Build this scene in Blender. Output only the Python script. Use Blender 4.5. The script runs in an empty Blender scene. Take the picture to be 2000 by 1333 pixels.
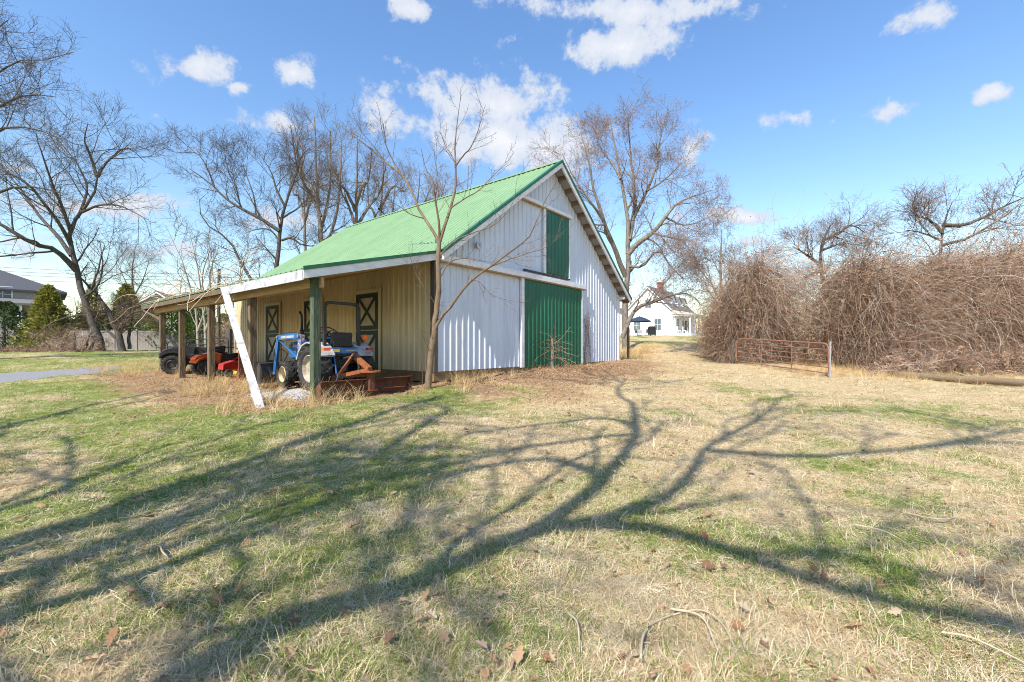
import bpy, math, random
import numpy as np
from mathutils import Vector, Matrix

# ------------------------------------------------------------------ camera, world, sun
SC = bpy.context.scene
COL = SC.collection
F, CX, HY = 850.0, 1000.0, 674.0          # focal length and principal point of the 2000x1333 photo
CAMZ = 1.15
cam_d = bpy.data.cameras.new('camera')
cam = bpy.data.objects.new('camera', cam_d); COL.objects.link(cam)
cam.location = (0, 0, CAMZ); cam.rotation_euler = (math.radians(90), 0, 0)
cam_d.sensor_width = 36.0; cam_d.lens = F / 2000 * 36
cam_d.shift_y = (HY - 666.5) / 2000
cam_d.clip_start = 0.05; cam_d.clip_end = 3000
SC.camera = cam

SUN_AZ = math.radians(30)               # shadows run this far right of straight ahead
SUN_EL = math.radians(46)
SUNH = np.array([-math.sin(SUN_AZ), -math.cos(SUN_AZ)])      # horizontal direction towards the sun
sun_d = bpy.data.lights.new('sun', 'SUN'); sun_d.energy = 4.4; sun_d.angle = math.radians(0.53)
sun_d.color = (1.0, 0.94, 0.85)
sun = bpy.data.objects.new('sun', sun_d); COL.objects.link(sun)
sd = Vector((SUNH[0]*math.cos(SUN_EL), SUNH[1]*math.cos(SUN_EL), math.sin(SUN_EL)))
sun.rotation_euler = sd.to_track_quat('Z', 'Y').to_euler()
sun.location = (-8, -15, 18)

VS = SC.view_settings
VS.view_transform = 'Standard'; VS.look = 'None'; VS.gamma = 1.0; VS.use_curve_mapping = False
VS.exposure = 0.78

world = bpy.data.worlds.new('World'); SC.world = world; world.use_nodes = True

def build_world():
    nt = world.node_tree; N = nt.nodes; L = nt.links
    N.clear()
    out = N.new('ShaderNodeOutputWorld'); bg = N.new('ShaderNodeBackground')
    bg.inputs['Strength'].default_value = 0.135
    L.new(bg.outputs[0], out.inputs[0])
    sky = N.new('ShaderNodeTexSky'); sky.sky_type = 'NISHITA'; sky.sun_disc = False
    sky.sun_elevation = SUN_EL
    sky.sun_rotation = math.atan2(SUNH[0], SUNH[1])
    sky.air_density = 1.5; sky.dust_density = 0.3; sky.ozone_density = 3.0; sky.altitude = 100
    tc = N.new('ShaderNodeTexCoord')
    # small turbulence of the view direction so that cloud outlines are ragged
    def noise(scale, detail, rough, vec):
        n = N.new('ShaderNodeTexNoise'); n.inputs['Scale'].default_value = scale
        n.inputs['Detail'].default_value = detail; n.inputs['Roughness'].default_value = rough
        L.new(vec, n.inputs['Vector']); return n
    def math_(op, a, b=None, clamp=False):
        m = N.new('ShaderNodeMath'); m.operation = op; m.use_clamp = clamp
        for i, v in enumerate((a, b)):
            if v is None: continue
            if isinstance(v, (int, float)): m.inputs[i].default_value = v
            else: L.new(v, m.inputs[i])
        return m.outputs[0]
    def vmath(op, a, b=None):
        m = N.new('ShaderNodeVectorMath'); m.operation = op
        for i, v in enumerate((a, b)):
            if v is None: continue
            if isinstance(v, (tuple, list)): m.inputs[i].default_value = v
            else: L.new(v, m.inputs[i])
        return m
    gen = tc.outputs['Generated']
    n1 = noise(9.0, 4, 0.6, gen)
    off = vmath('SUBTRACT', n1.outputs['Color'], (0.5, 0.5, 0.5)).outputs[0]
    sc = N.new('ShaderNodeVectorMath'); sc.operation = 'SCALE'; sc.inputs['Scale'].default_value = 0.045
    L.new(off, sc.inputs[0])
    d = vmath('ADD', gen, sc.outputs[0]).outputs[0]
    # one entry per cumulus: azimuth (right of ahead), elevation, half width, half height, weight
    clouds = []
    def azel(px, py):
        x, z = (px-CX)/F, (HY-py)/F
        return math.atan2(x, 1.0), math.atan2(z, math.hypot(x, 1.0))
    def pxc(px, py, w, h, a=1.0):
        az, el = azel(px, py); dx = (azel(px+20, py)[0]-az)/20, (azel(px+20, py)[1]-el)/20; dy = (azel(px, py-20)[0]-az)/20, (azel(px, py-20)[1]-el)/20
        n = math.hypot(*dx); hh = abs(dx[0]*dy[1]-dx[1]*dy[0])/n
        clouds.append((az, el, n*w, hh*h, math.atan2(dx[1], dx[0]), a))
    pxc(380,128,78,44); pxc(570,135,62,40); pxc(750,122,34,22,.8); pxc(458,168,26,16,.8)
    pxc(930,195,185,62,1.1); pxc(790,235,120,50,.85); pxc(1000,280,180,60,1.35); pxc(560,238,105,34,.8); pxc(1350,295,45,52)
    pxc(1215,92,135,46,1.15); pxc(1190,25,300,38,.95); pxc(990,78,30,20,.7); pxc(800,15,50,34); pxc(1800,42,62,48)
    pxc(1540,235,52,28); pxc(1730,222,66,32); pxc(1625,238,30,20,.7); pxc(1955,185,60,22)
    pxc(1440,425,110,20,1.2); pxc(1450,472,60,20,.9); pxc(200,400,280,28,.9); pxc(330,490,320,26,.8); pxc(60,330,130,28,.7); pxc(560,430,190,30,.75); pxc(1070,290,120,58,1.3)
    rr = random.Random(4)
    for i in range(14):                                   # the same kind of cloud all round the sky
        az = math.radians(70 + i*220/14 + rr.uniform(-7, 7)); el = math.radians(rr.uniform(9, 55))
        w = rr.uniform(.05, .17); clouds.append((az if az < math.pi else az-2*math.pi, el, w/math.cos(el), w*rr.uniform(.4, .6), 0.0, rr.uniform(.7, 1.1)))
    sp = N.new('ShaderNodeSeparateXYZ'); L.new(d, sp.inputs[0])
    cb = N.new('ShaderNodeCombineXYZ')
    L.new(math_('ARCTAN2', sp.outputs['X'], sp.outputs['Y']), cb.inputs['X'])
    L.new(math_('ARCSINE', math_('DIVIDE', sp.outputs['Z'], vmath('LENGTH', d).outputs['Value'])), cb.inputs['Y'])
    total = None
    for az, el, w, h, th, a in clouds:
        m = N.new('ShaderNodeMapping'); m.vector_type = 'TEXTURE'; L.new(cb.outputs[0], m.inputs['Vector'])
        m.inputs['Location'].default_value = (az, el, 0); m.inputs['Rotation'].default_value = (0, 0, th); m.inputs['Scale'].default_value = (w, h, 1)
        q = vmath('LENGTH', m.outputs[0]).outputs['Value']
        b = N.new('ShaderNodeMath'); b.operation = 'MULTIPLY_ADD'; L.new(q, b.inputs[0]); b.inputs[1].default_value = -.70*a; b.inputs[2].default_value = 1.08*a
        total = b.outputs[0] if total is None else math_('MAXIMUM', total, b.outputs[0])
    total = math_('MAXIMUM', total, 0.0)
    n2 = noise(13.0, 9, 0.66, gen)
    dens = math_('SUBTRACT', math_('ADD', total, math_('MULTIPLY', math_('SUBTRACT', n2.outputs['Fac'], 0.5), 2.7)), 0.42)
    ramp = N.new('ShaderNodeMapRange'); ramp.interpolation_type = 'SMOOTHSTEP'
    ramp.inputs['From Min'].default_value = 0.0; ramp.inputs['From Max'].default_value = 0.44
    ramp.inputs['To Max'].default_value = 0.93
    L.new(dens, ramp.inputs['Value'])
    shade = N.new('ShaderNodeMapRange'); shade.inputs['From Min'].default_value = 0.0; shade.inputs['From Max'].default_value = 1.1
    L.new(dens, shade.inputs['Value'])
    cc = N.new('ShaderNodeMix'); cc.data_type = 'RGBA'
    cc.inputs['A'].default_value = (2.75, 3.1, 3.7, 1); cc.inputs['B'].default_value = (4.25, 4.3, 4.45, 1)
    L.new(shade.outputs[0], cc.inputs['Factor'])
    # the sky itself, a little richer in blue
    hs = N.new('ShaderNodeHueSaturation'); hs.inputs['Saturation'].default_value = 1.18; hs.inputs['Hue'].default_value = 0.508; hs.inputs['Value'].default_value = 1.0
    L.new(sky.outputs[0], hs.inputs['Color'])
    mx = N.new('ShaderNodeMix'); mx.data_type = 'RGBA'
    L.new(ramp.outputs[0], mx.inputs['Factor']); L.new(hs.outputs[0], mx.inputs['A']); L.new(cc.outputs['Result'], mx.inputs['B'])
    L.new(mx.outputs['Result'], bg.inputs['Color'])
build_world()
SC.cycles.max_bounces = 5; SC.cycles.diffuse_bounces = 3; SC.cycles.glossy_bounces = 2; SC.cycles.transmission_bounces = 3
SC.cycles.use_adaptive_sampling = True; SC.cycles.adaptive_threshold = 0.012; SC.cycles.use_denoising = True; SC.cycles.denoiser = 'OPENIMAGEDENOISE'; SC.cycles.denoising_input_passes = 'RGB_ALBEDO_NORMAL'; SC.cycles.denoising_prefilter = 'FAST'
SC.cycles.pixel_filter_type = 'BLACKMAN_HARRIS'; SC.cycles.filter_width = 1.0; SC.cycles.sample_clamp_indirect = 4.0
world.cycles.sampling_method = 'MANUAL'; world.cycles.sample_map_resolution = 512

# ------------------------------------------------------------------ helpers
U2 = np.array([math.sin(math.radians(38.66)), math.cos(math.radians(38.66)), 0.0])   # along the gable wall
U1 = np.array([-U2[1], U2[0], 0.0])                                                  # along the barn's length
BARN_ROT = math.atan2(U2[1], U2[0])
BA = np.array([-2.01, 11.24, 0.0])                                                   # near corner of the barn
def bw(t, s, z): return BA + t*U2 + s*U1 + np.array([0, 0, z])                       # barn frame -> world
def px(x, y, depth): return np.array([(x-CX)/F*depth, depth, CAMZ + (HY-y)/F*depth])

CTRL = np.array([
 (0,0,-.30),(0,3,-.22),(3,3,-.27),(-4,3,-.22),(7,4,-.3),(-9,4,-.25),(5,8,-.12),(0,8,-.07),(-8,8,-.1),(-14,9,-.15),
 (-4,8.8,0),(-6.4,10.8,.02),(-8.7,12.6,.03),(-10.8,14.3,.06),(-12.6,15.7,.15),(-4.2,10.2,.08),(-3.2,9.6,.05),(-3.4,11.2,.1),(-5.8,11.4,.06),
 (-2,11.2,.16),(-.2,13,.3),(1.4,15.5,.40),(4.9,19.8,.45),(-6,14.5,.2),(-11,19,.25),(3,12,.06),(6,15,.15),(9,12,-.1),(-2,20,.4),
 (11.6,16,-.09),(11.3,22,.2),(15,15,-.1),(18,15.5,-.1),(20,22,.1),(8,26,.75),(12,40,1.45),(20,66,2.55),(25,66,2.55),(15,70,2.55),(8,60,2.3),(30,45,1.3),
 (-18,17,.0),(-24,18,-.05),(-20,26,.35),(-32,34,.65),(-26,35,.65),(-45,40,.6),(-15,38,.8),(0,45,1.4),(40,25,.1),(40,60,1.8),(0,80,2.6),(-40,70,.8),(50,100,2.6),
 (0,-8,-.4),(-8,-5,-.35),(8,-8,-.4),(-30,0,-.3),(30,0,-.3),(0,-40,-.6),(0,150,2.8),(-100,100,1.0),(120,100,2.4),(-150,0,0),(150,0,0),(0,-150,-.6),(0,600,3),(-500,300,1),(500,300,2),(0,-600,0)], float)
def ground_z(x, y):
    x = np.asarray(x, float); y = np.asarray(y, float)
    shp = x.shape; X = x.ravel(); Y = y.ravel(); num = np.zeros_like(X); den = np.zeros_like(X)
    for cx_, cy_, cz_ in CTRL:
        w = 1.0/(((X-cx_)**2+(Y-cy_)**2)+.6)**1.6
        num += w*cz_; den += w
    z = num/den
    z += .018*np.sin(X*1.9+.7*np.sin(Y*1.3))*np.sin(Y*1.7+.5*np.sin(X*2.3)) + .012*np.sin(X*4.1+1.3)*np.sin(Y*4.7+.4)
    return z.reshape(shp)
def gz(x, y): return float(ground_z(np.array([x]), np.array([y]))[0])
def gpx(x, y):                                                          # ground point under a photo pixel
    d = 1.2
    while d < 200:
        if CAMZ + (HY-y)/F*d <= gz((x-CX)/F*d, d): break
        d *= 1.01
    return np.array([(x-CX)/F*d, d, gz((x-CX)/F*d, d)])

def smooth_noise(x, y, seed=0, scale=1.0):
    r = np.random.RandomState(seed); v = 0
    for i in range(7):
        a = r.uniform(0, 2*math.pi); k = scale*r.uniform(.6, 2.6); ph = r.uniform(0, 6.28)
        v = v + np.sin((x*math.cos(a)+y*math.sin(a))*k + ph + 1.3*np.sin((y*math.cos(a)-x*math.sin(a))*k*.7+ph*2))
    return v/7*2
def sstep(a, b, x):
    t = np.clip((x-a)/(b-a), 0, 1); return t*t*(3-2*t)
def barn_ts(x, y):
    dx, dy = x-BA[0], y-BA[1]
    return dx*U2[0]+dy*U2[1], dx*U1[0]+dy*U1[1]
def greenness(x, y):
    n = smooth_noise(x, y, 3, 1.1)*.33 + smooth_noise(x, y, 5, 3.0)*.22
    left = sstep(2.2, -4.5, x - .12*(y-6))
    g = .25 + .47*left + n
    g -= .35*sstep(9, 14, y)*sstep(-5, 0, x)
    g += .5*sstep(20, 30, y)*sstep(2, 6, x)*sstep(26, 40, y)
    return np.clip(g, .0, .98)
def dirtness(x, y):
    t, s = barn_ts(x, y); n = smooth_noise(x, y, 9, 1.6)*.25
    front = sstep(5.2, 1.0, -s)*sstep(-1.6, .3, t)*sstep(13.5, 9.5, t)*(s < .5)*.9      # bare strip before the gable
    porch = sstep(-6.4, -4.0, t)*sstep(.3, -.2, t)*sstep(-1.6, .2, s)*sstep(17, 12, s)  # litter under and before the porch roof
    return np.clip(np.maximum(front, porch*.95)+n*(np.maximum(front, porch) > .05), 0, 1)

ORG = {}
def tag(o, label=None, cat=None, group=None, kind=None):
    if label: o['label'] = label
    if cat: o['category'] = cat
    if group: o['group'] = group
    if kind: o['kind'] = kind
    return o
def thing(name, label, cat, loc=(0,0,0), rotz=0.0, group=None):
    o = bpy.data.objects.new(name, None); COL.objects.link(o)
    o.empty_display_size = .2; o.location = tuple(float(v) for v in loc); o.rotation_euler = (0, 0, rotz)
    ORG[o.name] = np.array([float(v) for v in loc])
    return tag(o, label, cat, group)
def link(name, me, mat, parent=None):
    o = bpy.data.objects.new(name, me); COL.objects.link(o)
    if mat is not None and not me.materials: me.materials.append(mat)
    if parent is not None: o.parent = parent
    return o
def np_mesh(name, V, Q, smooth=False, vcol=None):
    """mesh from numpy: V (n,3), Q (m,3|4)"""
    me = bpy.data.meshes.new(name); k = Q.shape[1]
    me.vertices.add(len(V)); me.vertices.foreach_set('co', np.asarray(V, np.float32).ravel())
    me.loops.add(Q.size); me.loops.foreach_set('vertex_index', np.asarray(Q, np.int32).ravel())
    me.polygons.add(len(Q)); me.polygons.foreach_set('loop_start', np.arange(0, Q.size, k, dtype=np.int32))
    me.polygons.foreach_set('use_smooth', np.full(len(Q), smooth))
    if vcol is not None:
        a = me.attributes.new('tone', 'FLOAT', 'POINT'); a.data.foreach_set('value', np.asarray(vcol, np.float32))
    me.update(calc_edges=True)
    return me
def tubes(polys, sides):
    """polys: list of (pts (m,n,3), rad (m,n)) -> V, Q, tone per vertex"""
    Vs, Qs, Ts = [], [], []; base = 0
    ang = np.arange(sides)*2*math.pi/sides
    rs = np.random.RandomState(1)
    for P, R in polys:
        if len(P) == 0: continue
        P = np.asarray(P, float); R = np.asarray(R, float); m, n, _ = P.shape
        T = np.gradient(P, axis=1); T /= np.linalg.norm(T, axis=2, keepdims=True)+1e-9
        ref = np.zeros_like(T); ref[..., 0] = .31; ref[..., 1] = .95; ref[..., 2] = .05
        steep = np.abs((T*ref).sum(2)) > .93; ref[steep] = (.9, -.2, .3)
        A = np.cross(T, ref); A /= np.linalg.norm(A, axis=2, keepdims=True)+1e-9
        B = np.cross(T, A)
        V = P[:, :, None, :] + R[:, :, None, None]*(np.cos(ang)[None, None, :, None]*A[:, :, None, :] + np.sin(ang)[None, None, :, None]*B[:, :, None, :])
        idx = np.arange(m*n*sides).reshape(m, n, sides) + base
        a = idx[:, :-1]; b = idx[:, 1:]
        q = np.stack([a, np.roll(a, -1, 2), np.roll(b, -1, 2), b], -1).reshape(-1, 4)
        Vs.append(V.reshape(-1, 3)); Qs.append(q); base += m*n*sides
        Ts.append(np.repeat(rs.rand(m), n*sides))
    return np.concatenate(Vs), np.concatenate(Qs), np.concatenate(Ts)
def resample(pts, rad, n):
    pts = np.asarray(pts, float); rad = np.asarray(rad, float)
    # smooth with Catmull-Rom then resample evenly
    if len(pts) > 2:
        P = np.vstack([2*pts[0]-pts[1], pts, 2*pts[-1]-pts[-2]]); out = []; ro = []
        for i in range(1, len(P)-2):
            for t in np.linspace(0, 1, 8, endpoint=False):
                a, b, c, d = P[i-1:i+3]
                out.append(.5*((2*b)+(-a+c)*t+(2*a-5*b+4*c-d)*t*t+(-a+3*b-3*c+d)*t**3)); ro.append(rad[i-1]*(1-t)+rad[i]*t)
        out.append(pts[-1]); ro.append(rad[-1]); pts = np.array(out); rad = np.array(ro)
    s = np.r_[0, np.cumsum(np.linalg.norm(np.diff(pts, axis=0), axis=1))]
    q = np.linspace(0, s[-1], n)
    return np.stack([np.interp(q, s, pts[:, k]) for k in range(3)], 1), np.interp(q, s, rad)
def grow(rng, P, R, k, n, lrange, arange, rfac, rmax, up, wander, fmin=.2, rend=.25):
    """one generation of child branches. P (M,np,3) R (M,np)"""
    M, npn, _ = P.shape
    f = (np.arange(k)[None, :] + rng.rand(M, k))/k; f = fmin + (1-fmin)*f
    g = f*(npn-1); i0 = np.clip(g.astype(int), 0, npn-2); w = (g-i0)
    ii = np.arange(M)[:, None]
    p0 = P[ii, i0]*(1-w[..., None]) + P[ii, i0+1]*w[..., None]
    r0 = R[ii, i0]*(1-w) + R[ii, i0+1]*w
    T = P[ii, i0+1]-P[ii, i0]; T /= np.linalg.norm(T, axis=2, keepdims=True)+1e-9
    rv = rng.normal(size=T.shape); perp = rv - (rv*T).sum(2, keepdims=True)*T; perp /= np.linalg.norm(perp, axis=2, keepdims=True)+1e-9
    a = np.radians(rng.uniform(arange[0], arange[1], (M, k)))[..., None]
    d = np.cos(a)*T + np.sin(a)*perp
    L = rng.uniform(lrange[0], lrange[1], (M, k))*(1-.45*f)
    plen = np.linalg.norm(np.diff(P, axis=1), axis=2).sum(1)[:, None]
    L = np.minimum(L, plen*.8)
    r = np.minimum(r0*rfac, rmax)
    p0 = p0.reshape(-1, 3); d = d.reshape(-1, 3); L = L.ravel(); r = r.ravel()
    pts = [p0]; step = (L/(n-1))[:, None]
    for j in range(n-1):
        d = d + rng.normal(size=d.shape)*wander; d[:, 2] += up
        d /= np.linalg.norm(d, axis=1, keepdims=True)
        pts.append(pts[-1]+d*step)
    Pn = np.stack(pts, 1); Rn = r[:, None]*np.linspace(1, rend, n)[None, :]
    return Pn, Rn

class MB:
    """collects boxes, tubes and prisms; build() links them as one mesh object"""
    def __init__(self): self.v = []; self.f = []
    def add(self, vs, fs):
        b = len(self.v); self.v += [tuple(map(float, p)) for p in vs]; self.f += [tuple(i+b for i in f) for f in fs]; return self
    def box(self, x0, x1, y0, y1, z0, z1):
        vs = [(x, y, z) for z in (z0, z1) for y in (y0, y1) for x in (x0, x1)]
        return self.add(vs, [(0,2,3,1),(4,5,7,6),(0,1,5,4),(2,6,7,3),(0,4,6,2),(1,3,7,5)])
    def bar(self, p, q, w, h, up=(0,0,1)):
        p, q = Vector(p), Vector(q); d = (q-p).normalized(); u = Vector(up)
        if abs(d.dot(u)) > .98: u = Vector((1, 0, 0))
        a = d.cross(u).normalized()*(w/2); b = a.cross(d).normalized()*(h/2)
        vs = [c+sa*a+sb*b for c in (p, q) for sb in (-1, 1) for sa in (-1, 1)]
        return self.add(vs, [(0,2,3,1),(4,5,7,6),(0,1,5,4),(2,6,7,3),(0,4,6,2),(1,3,7,5)])
    def tube(self, pts, r, n=8, caps=True):
        pts = [Vector(p) for p in pts]; m = len(pts)
        rs = [r]*m if isinstance(r, (int, float)) else list(r)
        rings = []; prev = None
        for i, p in enumerate(pts):
            t = (pts[min(i+1, m-1)]-pts[max(i-1, 0)]).normalized()
            if prev is None:
                ref = Vector((0, 0, 1)) if abs(t.z) < .9 else Vector((1, 0, 0)); a = t.cross(ref).normalized()
            else: a = (prev - t*prev.dot(t)).normalized()
            prev = a; b = t.cross(a)
            rings.append([p + rs[i]*(math.cos(2*math.pi*k/n)*a + math.sin(2*math.pi*k/n)*b) for k in range(n)])
        fs = []
        for i in range(m-1):
            for k in range(n): fs.append((i*n+k, i*n+(k+1) % n, (i+1)*n+(k+1) % n, (i+1)*n+k))
        if caps: fs += [tuple(range(n))[::-1], tuple((m-1)*n+k for k in range(n))]
        return self.add([v for r_ in rings for v in r_], fs)
    def cyl(self, p, q, r, n=16): return self.tube([p, q], r, n)
    def lathe(self, prof, c, axis='x', n=24, closed=False):
        """prof [(axial, radius)] revolved about axis through c"""
        vs = []; m = len(prof)
        for a, r in prof:
            for k in range(n):
                th = 2*math.pi*k/n; u, w = r*math.cos(th), r*math.sin(th)
                vs.append({'x': (c[0]+a, c[1]+u, c[2]+w), 'y': (c[0]+u, c[1]+a, c[2]+w), 'z': (c[0]+u, c[1]+w, c[2]+a)}[axis])
        fs = [(i*n+k, i*n+(k+1) % n, ((i+1) % m)*n+(k+1) % n, ((i+1) % m)*n+k) for i in range(m if closed else m-1) for k in range(n)]
        return self.add(vs, fs)
    def prism(self, poly, axis, a0, a1):
        """polygon in the plane across axis, extruded from a0 to a1"""
        def P(u, w, a): return {'x': (a, u, w), 'y': (u, a, w), 'z': (u, w, a)}[axis]
        n = len(poly)
        vs = [P(u, w, a0) for u, w in poly] + [P(u, w, a1) for u, w in poly]
        return self.add(vs, [tuple(range(n))[::-1], tuple(range(n, 2*n))] + [(k, (k+1) % n, n+(k+1) % n, n+k) for k in range(n)])
    def build(self, name, mat, parent=None, world_coords=False, smooth=False, bevel=0.0):
        me = bpy.data.meshes.new(name)
        v = self.v
        if world_coords and parent is not None:
            o = ORG[parent.name]; v = [(p[0]-o[0], p[1]-o[1], p[2]-o[2]) for p in v]
        me.from_pydata(v, [], self.f)
        if smooth: me.polygons.foreach_set('use_smooth', [True]*len(me.polygons))
        me.update()
        import bmesh
        bm = bmesh.new(); bm.from_mesh(me); bmesh.ops.recalc_face_normals(bm, faces=bm.faces); bm.to_mesh(me); bm.free()
        ob = link(name, me, mat, parent)
        if bevel:
            m = ob.modifiers.new('bevel', 'BEVEL'); m.width = bevel; m.segments = 2; m.limit_method = 'ANGLE'
        return ob

# ------------------------------------------------------------------ materials
def material(name, c1, c2=None, scale=6.0, rough=.7, metal=0.0, stretch=(1,1,1), bump=0.0, bscale=None, detail=5, c3=None, spec=.4, coords='Object', contrast=(.35,.65), vary=0.0):
    m = bpy.data.materials.new(name); m.use_nodes = True
    nt = m.node_tree; N = nt.nodes; L = nt.links; b = N['Principled BSDF']
    b.inputs['Roughness'].default_value = rough; b.inputs['Metallic'].default_value = metal
    b.inputs['Specular IOR Level'].default_value = spec
    b.inputs['Base Color'].default_value = (*c1, 1)
    if c2 is None and not bump: return m
    tc = N.new('ShaderNodeTexCoord'); mp = N.new('ShaderNodeMapping'); mp.inputs['Scale'].default_value = stretch
    L.new(tc.outputs[coords], mp.inputs['Vector'])
    n = N.new('ShaderNodeTexNoise'); n.inputs['Scale'].default_value = scale; n.inputs['Detail'].default_value = detail; n.inputs['Roughness'].default_value = .62
    L.new(mp.outputs[0], n.inputs['Vector'])
    if c2 is not None:
        r = N.new('ShaderNodeValToRGB'); e = r.color_ramp.elements
        e[0].position = contrast[0]; e[1].position = contrast[1]; e[0].color = (*c1, 1); e[1].color = (*c2, 1)
        if c3 is not None:
            x = r.color_ramp.elements.new(min(.98, contrast[1]+.14)); x.color = (*c3, 1)
        L.new(n.outputs['Fac'], r.inputs['Fac']); col = r.outputs[0]
        if vary:                                     # each sheet weathers a little differently
            oi = N.new('ShaderNodeObjectInfo'); mr = N.new('ShaderNodeMapRange'); mr.inputs['To Min'].default_value = 1-vary; mr.inputs['To Max'].default_value = 1+vary*.5
            L.new(oi.outputs['Random'], mr.inputs['Value']); n3 = N.new('ShaderNodeTexNoise'); n3.inputs['Scale'].default_value = 2.2; n3.inputs['Detail'].default_value = 7; n3.inputs['Roughness'].default_value = .7
            L.new(mp.outputs[0], n3.inputs['Vector']); m3 = N.new('ShaderNodeMapRange'); m3.inputs['From Min'].default_value = .45; m3.inputs['From Max'].default_value = .8; m3.inputs['To Min'].default_value = 1.0; m3.inputs['To Max'].default_value = .84
            L.new(n3.outputs['Fac'], m3.inputs['Value']); mm = N.new('ShaderNodeMath'); mm.operation = 'MULTIPLY'; L.new(mr.outputs[0], mm.inputs[0]); L.new(m3.outputs[0], mm.inputs[1])
            vm = N.new('ShaderNodeVectorMath'); vm.operation = 'SCALE'; L.new(col, vm.inputs[0]); L.new(mm.outputs[0], vm.inputs['Scale']); col = vm.outputs[0]
        L.new(col, b.inputs['Base Color'])
    if bump:
        n2 = n
        if bscale:
            n2 = N.new('ShaderNodeTexNoise'); n2.inputs['Scale'].default_value = bscale; n2.inputs['Detail'].default_value = 4
            L.new(mp.outputs[0], n2.inputs['Vector'])
        bp = N.new('ShaderNodeBump'); bp.inputs['Strength'].default_value = bump; bp.inputs['Distance'].default_value = .02
        L.new(n2.outputs['Fac'], bp.inputs['Height']); L.new(bp.outputs[0], b.inputs['Normal'])
    return m
def tone_material(name, cols, rough=.85, attr='tone', trans=0.0):
    """colour by the per-strand attribute tone"""
    m = bpy.data.materials.new(name); m.use_nodes = True
    nt = m.node_tree; N = nt.nodes; L = nt.links; b = N['Principled BSDF']
    b.inputs['Roughness'].default_value = rough; b.inputs['Specular IOR Level'].default_value = .25
    if attr == 'instance':
        a = N.new('ShaderNodeObjectInfo'); src = a.outputs['Random']
    else:
        a = N.new('ShaderNodeAttribute'); a.attribute_name = attr; src = a.outputs['Fac']
    r = N.new('ShaderNodeValToRGB'); e = r.color_ramp.elements
    while len(e) < len(cols): e.new(.5)
    for i, c in enumerate(cols): e[i].position = i/(len(cols)-1); e[i].color = (*c, 1)
    L.new(src, r.inputs['Fac']); L.new(r.outputs[0], b.inputs['Base Color'])
    if trans:
        t = N.new('ShaderNodeBsdfTranslucent'); L.new(r.outputs[0], t.inputs['Color'])
        mx = N.new('ShaderNodeMixShader'); mx.inputs[0].default_value = trans
        L.new(b.outputs[0], mx.inputs[1]); L.new(t.outputs[0], mx.inputs[2]); L.new(mx.outputs[0], N['Material Output'].inputs['Surface'])
    return m

M = {}
M['white_metal'] = material('white_metal', (.58,.64,.75), (.51,.56,.64), 1.3, .45, stretch=(3,3,.5), spec=.5, contrast=(.45,.75), vary=.07)
M['bounce_tint_metal'] = material('bounce_tint_metal', (.62,.50,.30), (.53,.42,.25), 1.1, .5, stretch=(3,3,.5), contrast=(.4,.7), vary=.08)  # porch-side metal; warm light bounced off the straw is put into this colour
M['green_roof'] = material('green_roof', (.195,.32,.155), (.22,.345,.18), .8, .42, spec=.5, vary=.045)
M['green_trim'] = material('green_trim', (.012,.10,.055), (.02,.13,.07), 3, .45)
M['green_door'] = material('green_door', (.012,.105,.06), (.018,.125,.072), 2, .42, stretch=(4,4,.4), vary=.1)
M['white_trim'] = material('white_trim', (.76,.77,.80), (.60,.60,.62), 4, .6, stretch=(1,1,3))
M['old_white'] = material('old_white', (.50,.51,.54), (.30,.285,.27), 7, .6, stretch=(1,1,1), contrast=(.48,.66), bump=.2, c3=(.17,.14,.11))
M['lumber'] = material('lumber', (.42,.28,.14), (.30,.19,.09), 3, .8, stretch=(8,1,8))
M['skirt'] = material('skirt', (.26,.17,.08), (.16,.10,.05), 3, .85, stretch=(1,1,8), bump=.3)
M['post_wood'] = material('post_wood', (.20,.145,.085), (.085,.062,.042), 9, .9, stretch=(3,3,.25), bump=.6, c3=(.30,.24,.16), contrast=(.38,.58))
M['post_green'] = material('post_green', (.085,.115,.065), (.045,.06,.038), 7, .9, stretch=(4,4,.25), bump=.6, c3=(.30,.27,.20), contrast=(.40,.58))  # dark green wood with pale streaks along the grain
M['dark_wood'] = material('dark_wood', (.07,.055,.045), (.12,.10,.08), 8, .9, stretch=(3,3,.3), bump=.4)
M['stall_frame'] = material('stall_frame', (.012,.028,.022), (.02,.04,.03), 6, .6)
M['stall_panel'] = material('stall_panel', (.50,.43,.30), (.40,.34,.23), 4, .7)
M['soffit'] = material('soffit', (.34,.34,.36), (.26,.26,.27), 4, .7)
M['lookout_wood'] = material('lookout_wood', (.20,.12,.07), (.13,.08,.05), 8, .85)
M['dark'] = material('dark', (.012,.012,.012), rough=.8)
M['rubber'] = material('rubber', (.018,.018,.02), (.05,.045,.04), 14, .85, bump=.2)
M['black_paint'] = material('black_paint', (.014,.014,.016), (.03,.03,.03), 9, .5)
M['black_vinyl'] = material('black_vinyl', (.015,.015,.017), (.03,.03,.032), 25, .55)
M['blue_paint'] = material('blue_paint', (.014,.13,.38), (.022,.10,.25), 16, .42, spec=.5, c3=(.09,.07,.055))
M['blue_rust'] = material('blue_rust', (.02,.20,.52), (.30,.10,.04), 22, .6, contrast=(.46,.5), c3=(.6,.6,.62))
M['tractor_white'] = material('tractor_white', (.44,.46,.50), (.27,.26,.25), 9, .45)
M['rim_cream'] = material('rim_cream', (.46,.43,.35), (.28,.22,.15), 8, .5)
M['rim_tan'] = material('rim_tan', (.62,.50,.30), (.44,.34,.2), 8, .6)
M['rust'] = material('rust', (.17,.062,.035), (.09,.042,.028), 9, .85, bump=.3, c3=(.34,.13,.05))
M['rust_orange'] = material('rust_orange', (.32,.10,.035), (.20,.065,.025), 14, .8, c3=(.15,.075,.045))
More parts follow.
